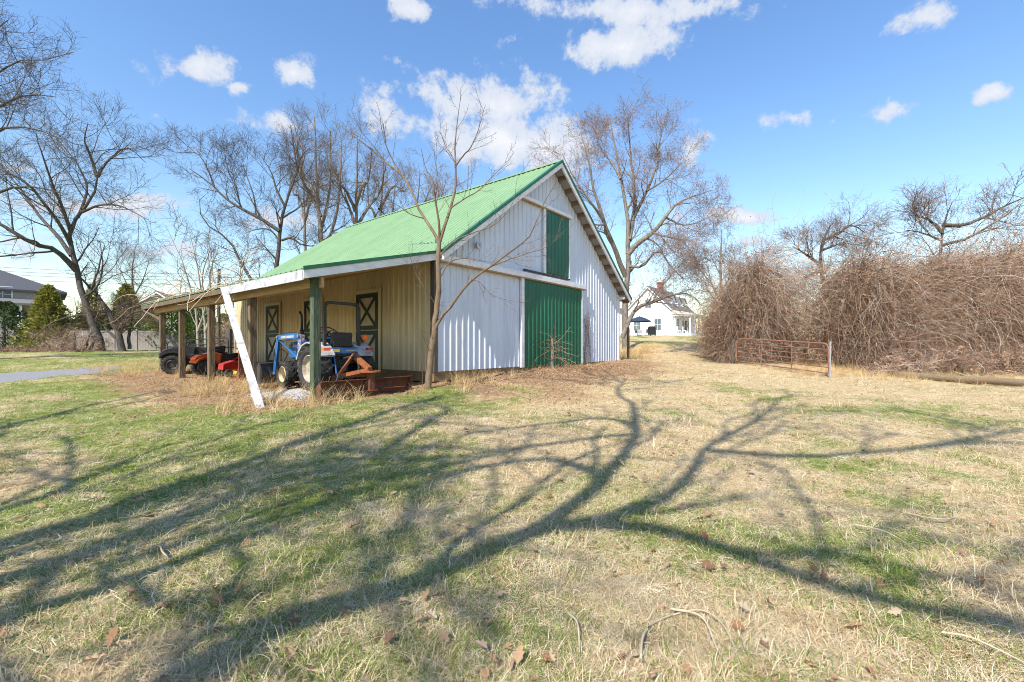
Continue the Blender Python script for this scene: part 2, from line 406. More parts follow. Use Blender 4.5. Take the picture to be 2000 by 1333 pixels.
M['steel_dark'] = material('steel_dark', (.05,.05,.052), (.10,.09,.085), 10, .5, metal=.4)
M['steel'] = material('steel', (.45,.46,.48), (.34,.34,.35), 10, .4, metal=.7)
M['galvanised'] = material('galvanised', (.40,.41,.42), (.30,.29,.28), 10, .5, metal=.4)
M['orange'] = material('orange', (.34,.062,.012), (.20,.045,.015), 6, .35)
M['orange_lamp'] = material('orange_lamp', (.80,.14,.02), rough=.25)
M['red'] = material('red', (.42,.018,.015), (.30,.02,.02), 6, .35)
M['yellow'] = material('yellow', (.75,.48,.03), rough=.5)
M['mower_green'] = material('mower_green', (.012,.09,.045), (.02,.07,.04), 6, .4)
M['bark_dark'] = material('bark_dark', (.042,.036,.032), (.125,.106,.09), 7, .95, stretch=(2,2,.6), bump=.6)
M['bark_grey'] = material('bark_grey', (.11,.092,.075), (.25,.215,.175), 6, .95, stretch=(2,2,.6), bump=.5)
M['bark_pale'] = material('bark_pale', (.20,.16,.12), (.40,.34,.265), 3, .95, stretch=(2,2,.6), bump=.5)
M['bark_sapling'] = material('bark_sapling', (.12,.08,.052), (.22,.16,.105), 9, .9, stretch=(2,2,.5), bump=.4)
M['twig_dark'] = tone_material('twig_dark', [(.07,.056,.048),(.14,.112,.095),(.10,.08,.068)])
M['twig_grey'] = tone_material('twig_grey', [(.14,.105,.08),(.22,.165,.13),(.17,.12,.10)])
M['twig_red'] = tone_material('twig_red', [(.19,.145,.118),(.27,.19,.155),(.20,.16,.135)])
M['twig_sapling'] = tone_material('twig_sapling', [(.13,.09,.065),(.24,.18,.135)])
M['bud_red'] = tone_material('bud_red', [(.27,.12,.09),(.36,.21,.155),(.29,.16,.125)])
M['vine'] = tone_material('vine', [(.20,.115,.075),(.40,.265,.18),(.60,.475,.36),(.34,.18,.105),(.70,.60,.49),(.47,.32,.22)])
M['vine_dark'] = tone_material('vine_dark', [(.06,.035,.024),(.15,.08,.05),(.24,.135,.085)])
M['brush'] = tone_material('brush', [(.08,.05,.035),(.22,.13,.085),(.32,.23,.17),(.16,.085,.05)])
M['dead_leaf_vine'] = tone_material('dead_leaf_vine', [(.22,.10,.05),(.36,.19,.10),(.28,.15,.09)])
M['dry_vine'] = material('dry_vine', (.38,.30,.19), (.52,.44,.31), 20, .8)
M['straw'] = tone_material('straw', [(.56,.435,.25),(.68,.56,.36),(.47,.35,.19),(.78,.69,.50)], .8, 'instance', .1)
M['straw_brown'] = tone_material('straw_brown', [(.38,.24,.11),(.52,.36,.19),(.64,.47,.27),(.32,.18,.09)], .85, 'instance', .1)
M['straw_gold'] = tone_material('straw_gold', [(.62,.43,.19),(.72,.54,.28),(.52,.35,.15),(.75,.60,.36)], .8, 'instance', .25)
M['grass_green'] = tone_material('grass_green', [(.12,.20,.03),(.19,.27,.04),(.27,.32,.06),(.09,.16,.04)], .6, 'instance', .2)
M['leaf_dead'] = tone_material('leaf_dead', [(.26,.13,.065),(.38,.22,.12),(.48,.34,.21),(.20,.10,.06),(.46,.37,.26)], .8, 'instance', .2)
M['evergreen'] = tone_material('evergreen', [(.045,.085,.02),(.09,.14,.03),(.15,.17,.04),(.05,.09,.03)], .7, 'tone', .25)
M['evergreen_yellow'] = tone_material('evergreen_yellow', [(.17,.19,.035),(.30,.29,.06),(.38,.33,.09),(.13,.16,.035)], .7, 'tone', .25)
M['evergreen_dark'] = tone_material('evergreen_dark', [(.02,.05,.018),(.045,.085,.025),(.07,.11,.03)], .6, 'tone', .2)
M['ivy'] = tone_material('ivy', [(.06,.12,.02),(.12,.20,.03),(.20,.26,.05)], .55, 'tone', .3)
M['vinyl'] = material('vinyl', (.30,.265,.245), (.27,.24,.22), 2, .5)
M['shingle'] = material('shingle', (.055,.056,.065), (.095,.095,.105), 26, .9, bump=.3)
M['shingle_grey'] = material('shingle_grey', (.13,.12,.12), (.19,.18,.17), 20, .9)
M['house_white'] = material('house_white', (.84,.84,.85), (.80,.80,.81), 4, .6)
M['house_tan'] = material('house_tan', (.34,.33,.31), (.30,.29,.27), 4, .7)
M['house_cream'] = material('house_cream', (.60,.56,.48), (.55,.51,.43), 4, .7)
M['stone'] = material('stone', (.22,.19,.16), (.40,.33,.26), 9, .9, bump=.5, c3=(.14,.13,.13))
M['brick'] = material('brick', (.34,.09,.05), (.26,.07,.045), 30, .9)
M['glass'] = material('glass', (.10,.14,.16), rough=.08, spec=.7)
M['navy'] = material('navy', (.02,.035,.065), (.03,.05,.09), 5, .7)
M['concrete'] = material('concrete', (.45,.43,.40), (.36,.34,.31), 6, .9)
M['log_wood'] = material('log_wood', (.30,.22,.13), (.15,.11,.07), 5, .9, stretch=(.6,6,6), bump=.6, c3=(.42,.32,.2))
M['gate_rust'] = material('gate_rust', (.20,.085,.05), (.30,.16,.11), 8, .8, c3=(.16,.06,.035))
M['gravel'] = material('gravel', (.30,.30,.31), (.17,.16,.155), 26, .95, bump=.8, c3=(.42,.42,.43), detail=9)
M['pebble'] = tone_material('pebble', [(.34,.34,.36),(.48,.48,.50),(.24,.23,.22),(.55,.55,.56)], .9)

def ground_material():
    m = bpy.data.materials.new('lawn_soil'); m.use_nodes = True
    nt = m.node_tree; N = nt.nodes; L = nt.links; b = N['Principled BSDF']; b.inputs['Roughness'].default_value = .95; b.inputs['Specular IOR Level'].default_value = .1
    tc = N.new('ShaderNodeTexCoord')
    def noise(s, d=6, r=.65):
        n = N.new('ShaderNodeTexNoise'); n.inputs['Scale'].default_value = s; n.inputs['Detail'].default_value = d; n.inputs['Roughness'].default_value = r
        L.new(tc.outputs['Object'], n.inputs['Vector']); return n.outputs['Fac']
    def ramp(src, stops):
        r = N.new('ShaderNodeValToRGB'); e = r.color_ramp.elements
        while len(e) < len(stops): e.new(.5)
        for i, (p, c) in enumerate(stops): e[i].position = p; e[i].color = (*c, 1)
        L.new(src, r.inputs['Fac']); return r.outputs[0]
    def mix(f, a, c):
        x = N.new('ShaderNodeMix'); x.data_type = 'RGBA'; L.new(f, x.inputs['Factor']); L.new(a, x.inputs['A']); L.new(c, x.inputs['B']); return x.outputs['Result']
    def attr(n):
        a = N.new('ShaderNodeAttribute'); a.attribute_name = n; return a.outputs['Fac']
    def mth(op, a, c, clamp=True):
        x = N.new('ShaderNodeMath'); x.operation = op; x.use_clamp = clamp
        for i, v in enumerate((a, c)):
            if isinstance(v, float): x.inputs[i].default_value = v
            else: L.new(v, x.inputs[i])
        return x.outputs[0]
    n1, n2, n3 = noise(22, 8), noise(5, 6), noise(1.2, 4)
    straw = ramp(n1, [(.3,(.25,.16,.08)),(.5,(.46,.35,.19)),(.7,(.66,.55,.35))])
    green = ramp(n1, [(.3,(.08,.11,.02)),(.5,(.17,.21,.045)),(.72,(.36,.34,.13))])
    dirt = ramp(n1, [(.3,(.16,.085,.045)),(.52,(.30,.19,.105)),(.72,(.46,.33,.20))])
    gf = mth('ADD', attr('green'), mth('MULTIPLY', mth('SUBTRACT', n2, .5, False), 1.5, False))
    g2 = N.new('ShaderNodeMapRange'); g2.inputs['From Min'].default_value = .3; g2.inputs['From Max'].default_value = .75; L.new(gf, g2.inputs['Value'])
    c = mix(g2.outputs[0], straw, green)
    df = mth('ADD', attr('dirt'), mth('MULTIPLY', mth('SUBTRACT', n2, .5, False), .9, False))
    d2 = N.new('ShaderNodeMapRange'); d2.inputs['From Min'].default_value = .3; d2.inputs['From Max'].default_value = .7; L.new(df, d2.inputs['Value'])
    c = mix(d2.outputs[0], c, dirt)
    L.new(c, b.inputs['Base Color'])
    bp = N.new('ShaderNodeBump'); bp.inputs['Strength'].default_value = .7; bp.inputs['Distance'].default_value = .03
    L.new(n1, bp.inputs['Height']); L.new(bp.outputs[0], b.inputs['Normal'])
    return m
M['ground'] = ground_material()

# ------------------------------------------------------------------ ground
def build_ground():
    n = 360; u = np.linspace(-1, 1, n)
    g = 700*np.sinh(u*6.2)/math.sinh(6.2)
    X, Y = np.meshgrid(g, g+8.0); Z = ground_z(X, Y)
    V = np.stack([X, Y, Z], -1).reshape(-1, 3)
    i = np.arange(n*n).reshape(n, n)
    Q = np.stack([i[:-1, :-1], i[:-1, 1:], i[1:, 1:], i[1:, :-1]], -1).reshape(-1, 4)
    me = np_mesh('ground', V, Q, True)
    for nm, fn in (('green', greenness), ('dirt', dirtness)):
        a = me.attributes.new(nm, 'FLOAT', 'POINT'); a.data.foreach_set('value', fn(X, Y).ravel().astype(np.float32))
    tag(link('ground', me, M['ground']), kind='structure')
    # gravel drive on the far left, 3 cm proud of the lawn
    line = [(-26,-6),(-22,2),(-18.6,9),(-17.7,13),(-18.3,17),(-19.3,21)]; wid = [2.7,2.7,2.8,2.8,2.2,.5]
    P, W_ = resample([(a, b, 0) for a, b in line], wid, 70)
    T = np.gradient(P, axis=0); T /= np.linalg.norm(T, axis=1, keepdims=True); Nn = np.stack([-T[:, 1], T[:, 0]], 1)
    rng = np.random.RandomState(2); k = 9; vs = []
    for j in range(k):
        q = P[:, :2] + Nn*(W_*(2*j/(k-1)-1) + (rng.uniform(-.18, .18, len(P)) if j in (0, k-1) else 0))[:, None]
        z = ground_z(q[:, 0], q[:, 1]) + (.03 if 0 < j < k-1 else -.02)
        vs.append(np.c_[q, z])
    V = np.stack(vs, 1).reshape(-1, 3); i = np.arange(len(P)*k).reshape(len(P), k)
    Q = np.stack([i[:-1, :-1], i[:-1, 1:], i[1:, 1:], i[1:, :-1]], -1).reshape(-1, 4)
    tag(link('gravel_drive', np_mesh('gravel_drive', V, Q, True), M['gravel']), kind='structure')
build_ground()

# ------------------------------------------------------------------ barn
BW, BL = 10.98, 13.2            # gable width, length
WB, WT, RZ = .45, 3.42, 7.45    # wall bottom, eave height at the wall, ridge of the wall
RIB = [(0,0),(.085,0),(.105,.024),(.135,.024),(.155,0),(.229,0)]
def rib_sheet(x0, x1, zlo, ztop, out, pitch=.229, h=1.0):
    """vertical ribbed sheet from x0 to x1 (local), ztop a function; out=+1/-1 side the ribs stand on -> list of (x, depth)"""
    cols = []
    x = math.floor(x0/pitch)*pitch
    while x < x1+pitch:
        for a, d in RIB[:-1]: cols.append((x+a*pitch/.229, d*h))
        x += pitch
    pts = []
    for (a, d) in cols:
        if x0 < a < x1: pts.append((a, d))
    def dep(xx):
        k = (xx/pitch-math.floor(xx/pitch))*.229
        return float(np.interp(k, [r[0] for r in RIB], [r[1] for r in RIB]))*h
    return [(x0, dep(x0))] + pts + [(x1, dep(x1))]
def roof_z(t):                   # top of the gable wall at t
    return RZ - abs(t-BW/2)*(RZ-WT)/(BW/2)
def wall_panel(parent, name, axis, x0, x1, zlo, ztop, mat, pos, out, notch=None):
    pts = rib_sheet(x0, x1, zlo, ztop, out); mb = MB(); vs = []
    if axis == 't':
        extra = [BW/2] if x0 < BW/2 < x1 else []
        if extra: pts = sorted(pts+[(BW/2, float(np.interp(BW/2, [p[0] for p in pts], [p[1] for p in pts])))])
    for a, d in pts:
        for z in (zlo(a) if callable(zlo) else zlo, ztop(a) if callable(ztop) else ztop):
            vs.append((a, pos+out*d, z) if axis == 't' else (pos+out*d, a, z))
    n = len(pts); fs = [(2*i, 2*i+2, 2*i+3, 2*i+1) for i in range(n-1)]
    return mb.add(vs, fs).build(name, mat, parent)

def build_barn():
    B = thing('barn', 'white metal barn with green roof, open porch and green sliding door', 'barn', BA, BARN_ROT)
    core = MB()          # solid wall cores behind the sheets
    core.prism([(0.02, WB+.02), (BW-.02, WB+.02), (BW-.02, WT-.05), (BW/2, RZ-.05), (0.02, WT-.05)], 'y', .03, .12)
    core.prism([(0.02, WB+.02), (BW-.02, WB+.02), (BW-.02, WT-.05), (BW/2, RZ-.05), (0.02, WT-.05)], 'y', BL-.12, BL-.03)
    core.box(.03, .12, .13, BL-.13, WB+.02, WT-.05); core.box(BW-.12, BW-.03, .13, BL-.13, WB+.02, WT-.05)
    wc = core.build('wall', M['white_metal'], B)
    pw = .916; k = 0; x = 0.0
    while x < BW-.05:                                    # gable sheets
        wall_panel(wc, 'siding_sheet', 't', x, min(x+pw, BW), WB, lambda a: roof_z(a), M['white_metal'], 0.0, -1); x += pw
    x = 0.0
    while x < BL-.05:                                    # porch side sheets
        wall_panel(wc, 'siding_sheet', 's', x+(.02 if x == 0 else 0), min(x+pw, BL), WB, WT, M['bounce_tint_metal'], 0.0, -1); x += pw
    x = 0.0
    while x < BL-.05:
        wall_panel(wc, 'siding_sheet', 's', x, min(x+pw, BL), WB, WT, M['white_metal'], BW, 1); x += pw
    # corner trim, skirt boards, floor shadow gap
    tr = MB().box(-.035, .09, -.045, .0, WB-.01, WT-.02); tr.box(-.045, -.0, .002, .1, WB-.01, WT-.02).build('corner_trim', M['dark_wood'], wc)
    MB().box(BW-.1, BW+.04, -.045, 0, WB-.01, WT-.02).build('corner_trim', M['white_trim'], wc)
    MB().box(-.01, 3.7, .0, .06, .20, WB-.004).build('skirt_board', M['skirt'], B)
    MB().box(3.702, BW, .0, .06, .20, WB-.004).build('skirt_board', M['skirt'], B)
    MB().box(-.012, .05, .065, BL, .18, WB-.004).build('skirt_board', M['skirt'], B)
    MB().box(.3, BW-.1, .3, BL-.2, -.2, WB+.03).build('shadow_gap_fill', M['dark'], B)  # near-black block stands in for the shade in the gap under the walls
    # sliding door under its track
    sdoor = thing_part('sliding_door', B)
    x = 3.72
    for i in range(4):
        wall_panel(sdoor, 'door_sheet', 't', x, x+.93, WB-.02, 3.30, M['green_door'], -.075, -1); x += .93
    MB().box(3.72, 7.44, -.072, -.035, WB-.02, 3.30).build('door_core', M['green_door'], sdoor)
    MB().box(3.58, 3.715, -.12, -.032, WB-.03, 3.32).build('jamb_trim', M['white_trim'], sdoor)
    MB().box(7.445, 7.51, -.12, -.032, WB-.03, 3.32).build('jamb_trim', M['white_trim'], sdoor)
    MB().box(.03, 7.72, -.17, -.032, 3.33, 3.50).build('track_header', M['white_trim'], B, bevel=.01)
    MB().box(.03, 7.72, -.15, -.034, 3.295, 3.327).build('track_shadow_board', M['lumber'], B)
    # loft door with track, sill rail
    loft = thing_part('loft_door', B)
    for i in range(2):
        wall_panel(loft, 'door_sheet', 't', 4.99+i*.76, 4.99+(i+1)*.76, 3.66, 5.86, M['green_door'], -.07, -1)
    MB().box(4.99, 6.51, -.067, -.035, 3.66, 5.86).build('door_core', M['green_door'], loft)
    MB().box(4.86, 4.985, -.105, -.032, 3.62, 5.86).build('jamb_trim', M['white_trim'], loft)
    MB().box(6.515, 6.58, -.105, -.032, 3.62, 5.86).build('jamb_trim', M['white_trim'], loft)
    MB().box(3.62, 6.66, -.15, -.032, 5.875, 5.99).build('track_header', M['white_trim'], loft)
    MB().box(3.62, 6.62, -.13, -.034, 5.845, 5.872).build('track_shadow_board', M['lumber'], loft)
    MB().box(3.75, 6.56, -.12, -.034, 3.57, 3.615).build('sill_rail', M['steel_dark'], loft)
    # stall doors on the porch wall
    for c in (2.925, 6.22, 9.4):
        D = thing_part('stall_door', B); w = .56
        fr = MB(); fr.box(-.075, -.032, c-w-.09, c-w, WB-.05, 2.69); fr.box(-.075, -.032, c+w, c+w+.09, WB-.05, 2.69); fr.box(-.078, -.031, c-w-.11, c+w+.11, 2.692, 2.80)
        fr.build('door_frame', M['bounce_tint_metal'], D)
        MB().box(-.062, -.033, c-w+.004, c+w-.004, WB-.03, 2.688).build('door_panel', M['stall_panel'], D)
        for nm, z0, z1 in (('upper_leaf', 1.60, 2.67), ('lower_leaf', WB-.02, 1.57)):
            lf = MB(); a, b = c-w+.01, c+w-.01; q = .10
            lf.box(-.098, -.064, a, a+q, z0, z1); lf.box(-.098, -.064, b-q, b, z0, z1)
            lf.box(-.096, -.064, a+q, b-q, z1-q-.02, z1); lf.box(-.096, -.064, a+q, b-q, z0, z0+q+.02)
            lf.bar((-.080, a+q, z0+q), (-.080, b-q, z1-q), .02, .075, (0,0,1)); lf.bar((-.086, a+q, z1-q), (-.086, b-q, z0+q), .02, .075, (0,0,1))
            lf.build(nm, M['stall_frame'], D)
    # roof: one ribbed sheet per part
    rs = (RZ-WT)/(BW/2); over = .40; RT = .14                        # overhang at the rake, roof build-up above the wall line
    zr = RZ+RT; roof = thing_part('roof', B)
    def slope_sheet(name, s0, s1, tA, zA, tB, zB, par, mat=M['green_roof']):
        pts = rib_sheet(s0, s1, 0, 0, 1); L_ = math.hypot(tB-tA, zB-zA); nx, nz = -(zB-zA)/L_, (tB-tA)/L_
        if nz < 0: nx, nz = -nx, -nz
        vs = []
        for a, d in pts:
            for t, z in ((tA, zA), (tB, zB)): vs.append((t+nx*d*1.0, a, z+nz*d*1.0))
        n = len(pts); low = len(vs)
        fs = [(2*i, 2*i+2, 2*i+3, 2*i+1) for i in range(n-1)]
        return MB().add(vs, fs).build(name, mat, par)
    tE = -.06; zE = WT+RT - .06*rs                                     # where the steep roof meets the porch roof
    s = -over; pitch = 4*.229
    while s < BL+over-.05:
        s1 = min(s+pitch, BL+over)
        slope_sheet('roof_sheet', s, s1, tE, zE, BW/2, zr, roof)
        slope_sheet('roof_sheet', s, s1, BW+.45, zr-(BW/2+.45)*rs, BW/2, zr, roof); s = s1
    # decking under the sheets
    dk = MB()
    dk.prism([(tE, zE-.03), (BW/2, zr-.03), (BW/2, zr-.09), (tE, zE-.09)], 'y', -over+.03, BL+over-.03)
    dk.prism([(BW/2, zr-.03), (BW+.43, zr-.03-(BW/2+.43)*rs), (BW+.43, zr-.09-(BW/2+.43)*rs), (BW/2, zr-.09)], 'y', -over+.03, BL+over-.03)
    dk.build('roof_deck', M['soffit'], roof)
    # rafters showing under the right-hand rake
    for i in range(13):
        t = BW/2+.35+i*.455; z = zr-.10-(t-BW/2)*rs
        MB().prism([(t, z), (t+.05, z-.05*rs), (t+.05, z-.05*rs-.13), (t, z-.13)], 'y', -over+.05, -.03).build('lookout', M['lookout_wood'], roof)
    # barge boards and rake trim
    for sg in (-1, 1):
        e = (BW/2+.45) if sg > 0 else BW/2+.06; zb = zr-e*rs
        t0, t1 = BW/2, BW/2+sg*e
        mb = MB().prism([(t0, zr-.015), (t1, zb-.015), (t1, zb-.215), (t0, zr-.215)], 'y', -over-.035, -over+.025); mb.build('barge_board', M['white_trim'], roof)
        MB().prism([(t0, zr+.045), (t1, zb+.045), (t1, zb-.05), (t0, zr-.05)], 'y', -over-.06, -over-.037).build('rake_trim', M['green_trim'], roof)
        MB().prism([(t0, zr+.047), (t1, zb+.047), (t1, zb+.03), (t0, zr+.03)], 'y', -over-.036, -over+.08).build('rake_trim', M['green_trim'], roof)
    MB().prism([(BW/2-.14, zr-.02), (BW/2, zr+.065), (BW/2+.14, zr-.02), (BW/2+.14, zr-.05), (BW/2, zr+.03), (BW/2-.14, zr-.05)], 'y', -over-.05, BL+over).build('ridge_cap', M['green_roof'], roof)
    # porch roof, lower pitch
    tO, zO = -3.46, 2.62; porch = thing_part('porch_roof', B); ps = (zE-.01-zO)/(tE-tO)
    s = -.16
    while s < 12.55:
        s1 = min(s+pitch, 12.6); slope_sheet('roof_sheet', s, s1, tO, zO, tE+.02, zE-.012, porch); s = s1
    def pz(t): return zO+(t-tO)*ps
    MB().prism([(tO+.03, pz(tO)-.025), (tE, zE-.04), (tE, zE-.07), (tO+.03, pz(tO)-.055)], 'y', -.13, 12.57).build('roof_deck', M['lumber'], porch)
    for i in range(17):                                            # rafters
        s = .08+i*.765
        MB().prism([(tO+.08, pz(tO)-.06), (-.04, zE-.075), (-.04, zE-.21), (tO+.08, pz(tO)-.19)], 'y', s, s+.045).build('rafter', M['lumber'], porch)
    # rake board and trim on the gable end of the porch
    MB().prism([(tO-.02, zO-.01), (tE, zE-.02), (tE, zE-.20), (tO-.02, zO-.19)], 'y', -.21, -.135).build('rake_board', M['white_trim'], porch)
    MB().prism([(tO-.03, zO+.05), (tE, zE+.04), (tE, zE-.035), (tO-.03, zO-.03)], 'y', -.235, -.212).build('rake_trim', M['green_trim'], porch)
    MB().box(tO-.035, tO-.005, -.19, 1.6, zO-.215, zO-.015).build('fascia_board', M['old_white'], porch)
    MB().box(tO-.033, tO-.003, 1.606, 4.05, zO-.21, zO-.012).build('fascia_board', M['old_white'], porch)
    MB().box(tO+.01, tO+.05, 4.08, 12.5, zO-.15, zO-.02).build('fascia_board', M['post_wood'], porch)
    # beam on the posts
    for a, b in ((-.16, 3.2), (3.204, 6.1), (6.104, 8.85), (8.854, 12.4)):
        MB().box(-3.22, -3.16, a+(.24 if a < 0 else 0), b, 2.30, 2.52).build('porch_beam', M['lumber'], porch)
        MB().box(-3.10, -3.04, a, b, 2.30, 2.50).build('porch_beam', M['lumber'], porch)
    for i, s in enumerate((0.02, 3.15, 6.05, 8.8, 11.1)):
        w = .078; t = -3.13; p = bw(t, s, 0); g = gz(p[0], p[1])
        pm = MB().box(t-w, t+w, s-w, s+w, g-.1, 2.56 if i else 2.50); pm.build('porch_post', M['post_green'] if i == 0 else M['post_wood'], porch, bevel=.008)
        if i:
            pass
    # end bracket of the sagging eave
    MB().bar((tO+.05, 12.3, 2.45), (-3.13, 11.2, 2.05), .05, .09).build('knee_brace', M['post_wood'], porch)
    # floodlight and yard camera on the wall
    fl = MB().lathe([(0,.03),(-.05,.05),(-.06,.10),(-.12,.11),(-.13,.02)], (1.55, -.03, 3.98), 'y', 14)
    fl.build('floodlight', M['steel'], B)
    fc = MB().cyl((BW-.12, -.04, 3.30), (BW-.12, -.14, 3.28), .03, 10); fc.lathe([(0,.02),(0,.07),(-.2,.065),(-.21,.02)], (BW-.12, -.14, 3.25), 'y', 14)
    fc.build('security_camera', M['white_trim'], B)
    # muck: creeper stems climbing beside the door
    return B
def thing_part(name, parent):
    o = bpy.data.objects.new(name, None); COL.objects.link(o); o.parent = parent; o.empty_display_size = .1
    return o
BARN = build_barn()
# ------------------------------------------------------------------ leaning fascia board, gravel, tractor
def build_leaning_board():
    p0 = gpx(510, 799); p1 = bw(-3.54, 3.80, 2.58)
    T = thing('fallen_fascia_board', 'long white board leaning from porch eave down to the grass', 'board', p0)
    MB().bar(p0-np.array([0,0,.05]), p1, .14, .028, (.35, -.6, .75)).build('board', M['old_white'], T, True)
build_leaning_board()

def wheel(name, parent, c, R, width, rimR, rim_mat, lugs, out, tread='ag'):
    """c centre, axle along local x; out = +1/-1 the outer side"""
    W = thing_part(name, parent); h = width/2
    prof = [(-h*.72, rimR), (-h*.98, rimR+(R-rimR)*.35), (-h, R*.86), (-h*.8, R*.955), (0, R*.965), (h*.8, R*.955), (h, R*.86), (h*.98, rimR+(R-rimR)*.35), (h*.72, rimR)]
    t = MB().lathe(prof, c, 'x', 32)
    for k in range(lugs):
        for sd_ in (-1, 1):
            a0 = 2*math.pi*(k+(.5 if sd_ > 0 else 0))/lugs; a1 = a0+(.30 if tread == 'ag' else .1)*18/lugs
            pts = []
            for f, a in ((0.02, a1), (.5, (a0+a1)/2), (.97, a0)):
                rr = R*(1.0 if f < .9 else .965)
                pts.append((c[0]+sd_*h*f, c[1]+rr*math.cos(a)*.985, c[2]+rr*math.sin(a)*.985))
            for i in range(2):
                mid = Vector(((pts[i][0]+pts[i+1][0])/2-c[0], (pts[i][1]+pts[i+1][1])/2-c[1], (pts[i][2]+pts[i+1][2])/2-c[2])); mid.x = 0
                t.bar(pts[i], pts[i+1], R*.075, R*.07, mid.normalized())
    t.build('tyre', M['rubber'], W)
    o = out*h
    r = MB().lathe([(o*.85, rimR*1.03), (o*.9, rimR*.97), (o*.45, rimR*.9), (o*.30, rimR*.62), (o*.36, rimR*.30), (o*.62, rimR*.26), (o*.66, .01)], c, 'x', 24)
    r.lathe([(-o*.85, rimR*1.03), (-o*.3, rimR*.92), (o*.25, rimR*.62)], c, 'x', 24)
    for k in range(6):
        a = k*math.pi/3; r.cyl((c[0]+o*.36, c[1]+rimR*.42*math.cos(a), c[2]+rimR*.42*math.sin(a)), (c[0]+o*.42, c[1]+rimR*.42*math.cos(a), c[2]+rimR*.42*math.sin(a)), .016, 6)
    r.build('rim', rim_mat, W, smooth=False)
    return W

def build_tractor():
    o = bw(-2.165, .94, 0); g = gz(o[0], o[1])+.01; o[2] = g
    T = thing('tractor', 'blue compact tractor with front loader parked under the porch roof', 'tractor', o, BARN_ROT)
    R = .52; X = .50
    for sx in (-1, 1): wheel('rear_wheel', T, (sx*X, 0, R), R, .34, .30, M['rim_cream'], 16, sx)
    for sx in (-1, 1): wheel('front_wheel', T, (sx*.46, 1.52, .33), .33, .22, .19, M['rim_tan'], 14, sx)
    b = MB()                                                     # transmission, engine, axles
    b.box(-.17, .17, -.25, .75, .42, .78); b.box(-.15, .15, .75, 1.75, .44, .80); b.cyl((-.50, 0, R), (.50, 0, R), .09, 12)
    b.box(-.44, .44, 1.46, 1.58, .30, .40); b.box(-.12, .12, 1.3, 1.72, .34, .46)
    b.build('chassis', M['black_paint'], T, bevel=.012)
    hd = MB().prism([(.72,.80),(.72,1.16),(.95,1.19),(1.75,1.12),(1.86,1.05),(1.88,.72),(1.74,.70)], 'x', -.24, .24)
    hd = hd.build('hood', M['blue_paint'], T, bevel=.03)
    MB().box(-.2, .2, 1.885, 1.90, .76, 1.02).build('grille', M['black_paint'], hd)
    MB().box(-.246, -.241, .95, 1.62, .98, 1.05).build('decal', M['tractor_white'], hd)
    MB().box(.241, .246, .95, 1.62, .98, 1.05).build('decal', M['tractor_white'], hd)
    for sx in (-1, 1): MB().lathe([(0,.005),(0,.055),(-.02,.06)], (sx*.14, 1.905, .94), 'y', 12).build('headlight', M['glass'], hd)
    MB().tube([(-.02,1.62,1.10),(-.02,1.62,1.42),(-.02,1.62,1.45)], [.05,.05,.032], 10).tube([(-.02,1.62,1.44),(-.02,1.62,1.72),(-.02,1.65,1.82),(-.02,1.74,1.90)], .028, 10).build('exhaust_stack', M['black_paint'], T, smooth=True)
    ds = MB().box(-.26, .26, .52, .71, .80, 1.20).build('dashboard', M['black_paint'], T, bevel=.03)
    sw = MB(); c = Vector((0, .34, 1.36)); e1 = Vector((1,0,0)); e2 = Vector((0,.80,.60)).normalized()
    pts = [c+.20*(math.cos(a)*e1+math.sin(a)*e2) for a in np.linspace(0, 2*math.pi, 25)]
    sw.tube(pts, .013, 6, False)
    for a in (.5, 2.6, 4.7): sw.tube([c, c+.2*(math.cos(a)*e1+math.sin(a)*e2)], .009, 5)
    sw.tube([c, Vector((0,.58,1.12))], .022, 8); sw.build('steering_wheel', M['black_paint'], T)
    seat = MB().prism([(-.22,.94),(.26,.92),(.28,1.0),(-.10,1.03),(-.14,1.08),(-.23,1.34),(-.31,1.33),(-.28,1.0)], 'x', -.24, .24)
    seat.build('seat', M['black_vinyl'], T, bevel=.03)
    MB().box(-.36, .36, -.30, .52, .79, .86).build('platform', M['black_paint'], T)
    rp = MB().box(-.38, .38, -.36, -.31, .85, .99); rp.build('rear_panel', M['blue_paint'], T, bevel=.01)
    MB().box(-.30, -.12, -.368, -.362, .89, .95).build('decal', M['yellow'], T); MB().box(.02, .28, -.368, -.362, .90, .94).build('decal', M['tractor_white'], T)
    for sx in (-1, 1):                                           # fenders
        f = MB(); x0, x1 = sx*.31, sx*.68
        arc = [(.56*math.cos(a), R+.60*math.sin(a)) for a in np.radians([150, 125, 105, 85, 62, 40, 22])]
        prof = arc + [(y*.95, z-.035) for y, z in reversed(arc)]
        # upper shell
        vs = []; n = len(arc)
        for x in (x0, x1):
            for y, z in arc: vs.append((x, y, z))
        for x in (x0, x1):
            for y, z in arc: vs.append((x, y*.96, z-.03))
        fs = []
        for i in range(n-1): fs += [(i, i+1, n+i+1, n+i), (2*n+i, 3*n+i, 3*n+i+1, 2*n+i+1), (i, 2*n+i, 2*n+i+1, i+1), (n+i, n+i+1, 3*n+i+1, 3*n+i)]
        fs += [(0, n, 3*n, 2*n), (n-1, 3*n-1, 4*n-1, 2*n-1)]
        f.add(vs, fs); inn = [(y, z) for y, z in arc] + [(.5, .80), (-.45, .80)]
        f.prism(inn, 'x', min(x0-sx*.02, x0), max(x0-sx*.02, x0))
        fo = f.build('fender', M['tractor_white'], T)
        lx = sx*.53
        MB().box(lx-.075, lx+.075, -.585, -.50, .925, .985).build('tail_lamp', M['orange_lamp'] if sx < 0 else M['red'], fo)
    # roll bar
    rb = MB(); pts = [(-.42,-.26,.80),(-.42,-.26,1.86),(-.40,-.26,1.95),(-.33,-.26,2.0),(.33,-.26,2.0),(.40,-.26,1.95),(.42,-.26,1.86),(.42,-.26,.80)]
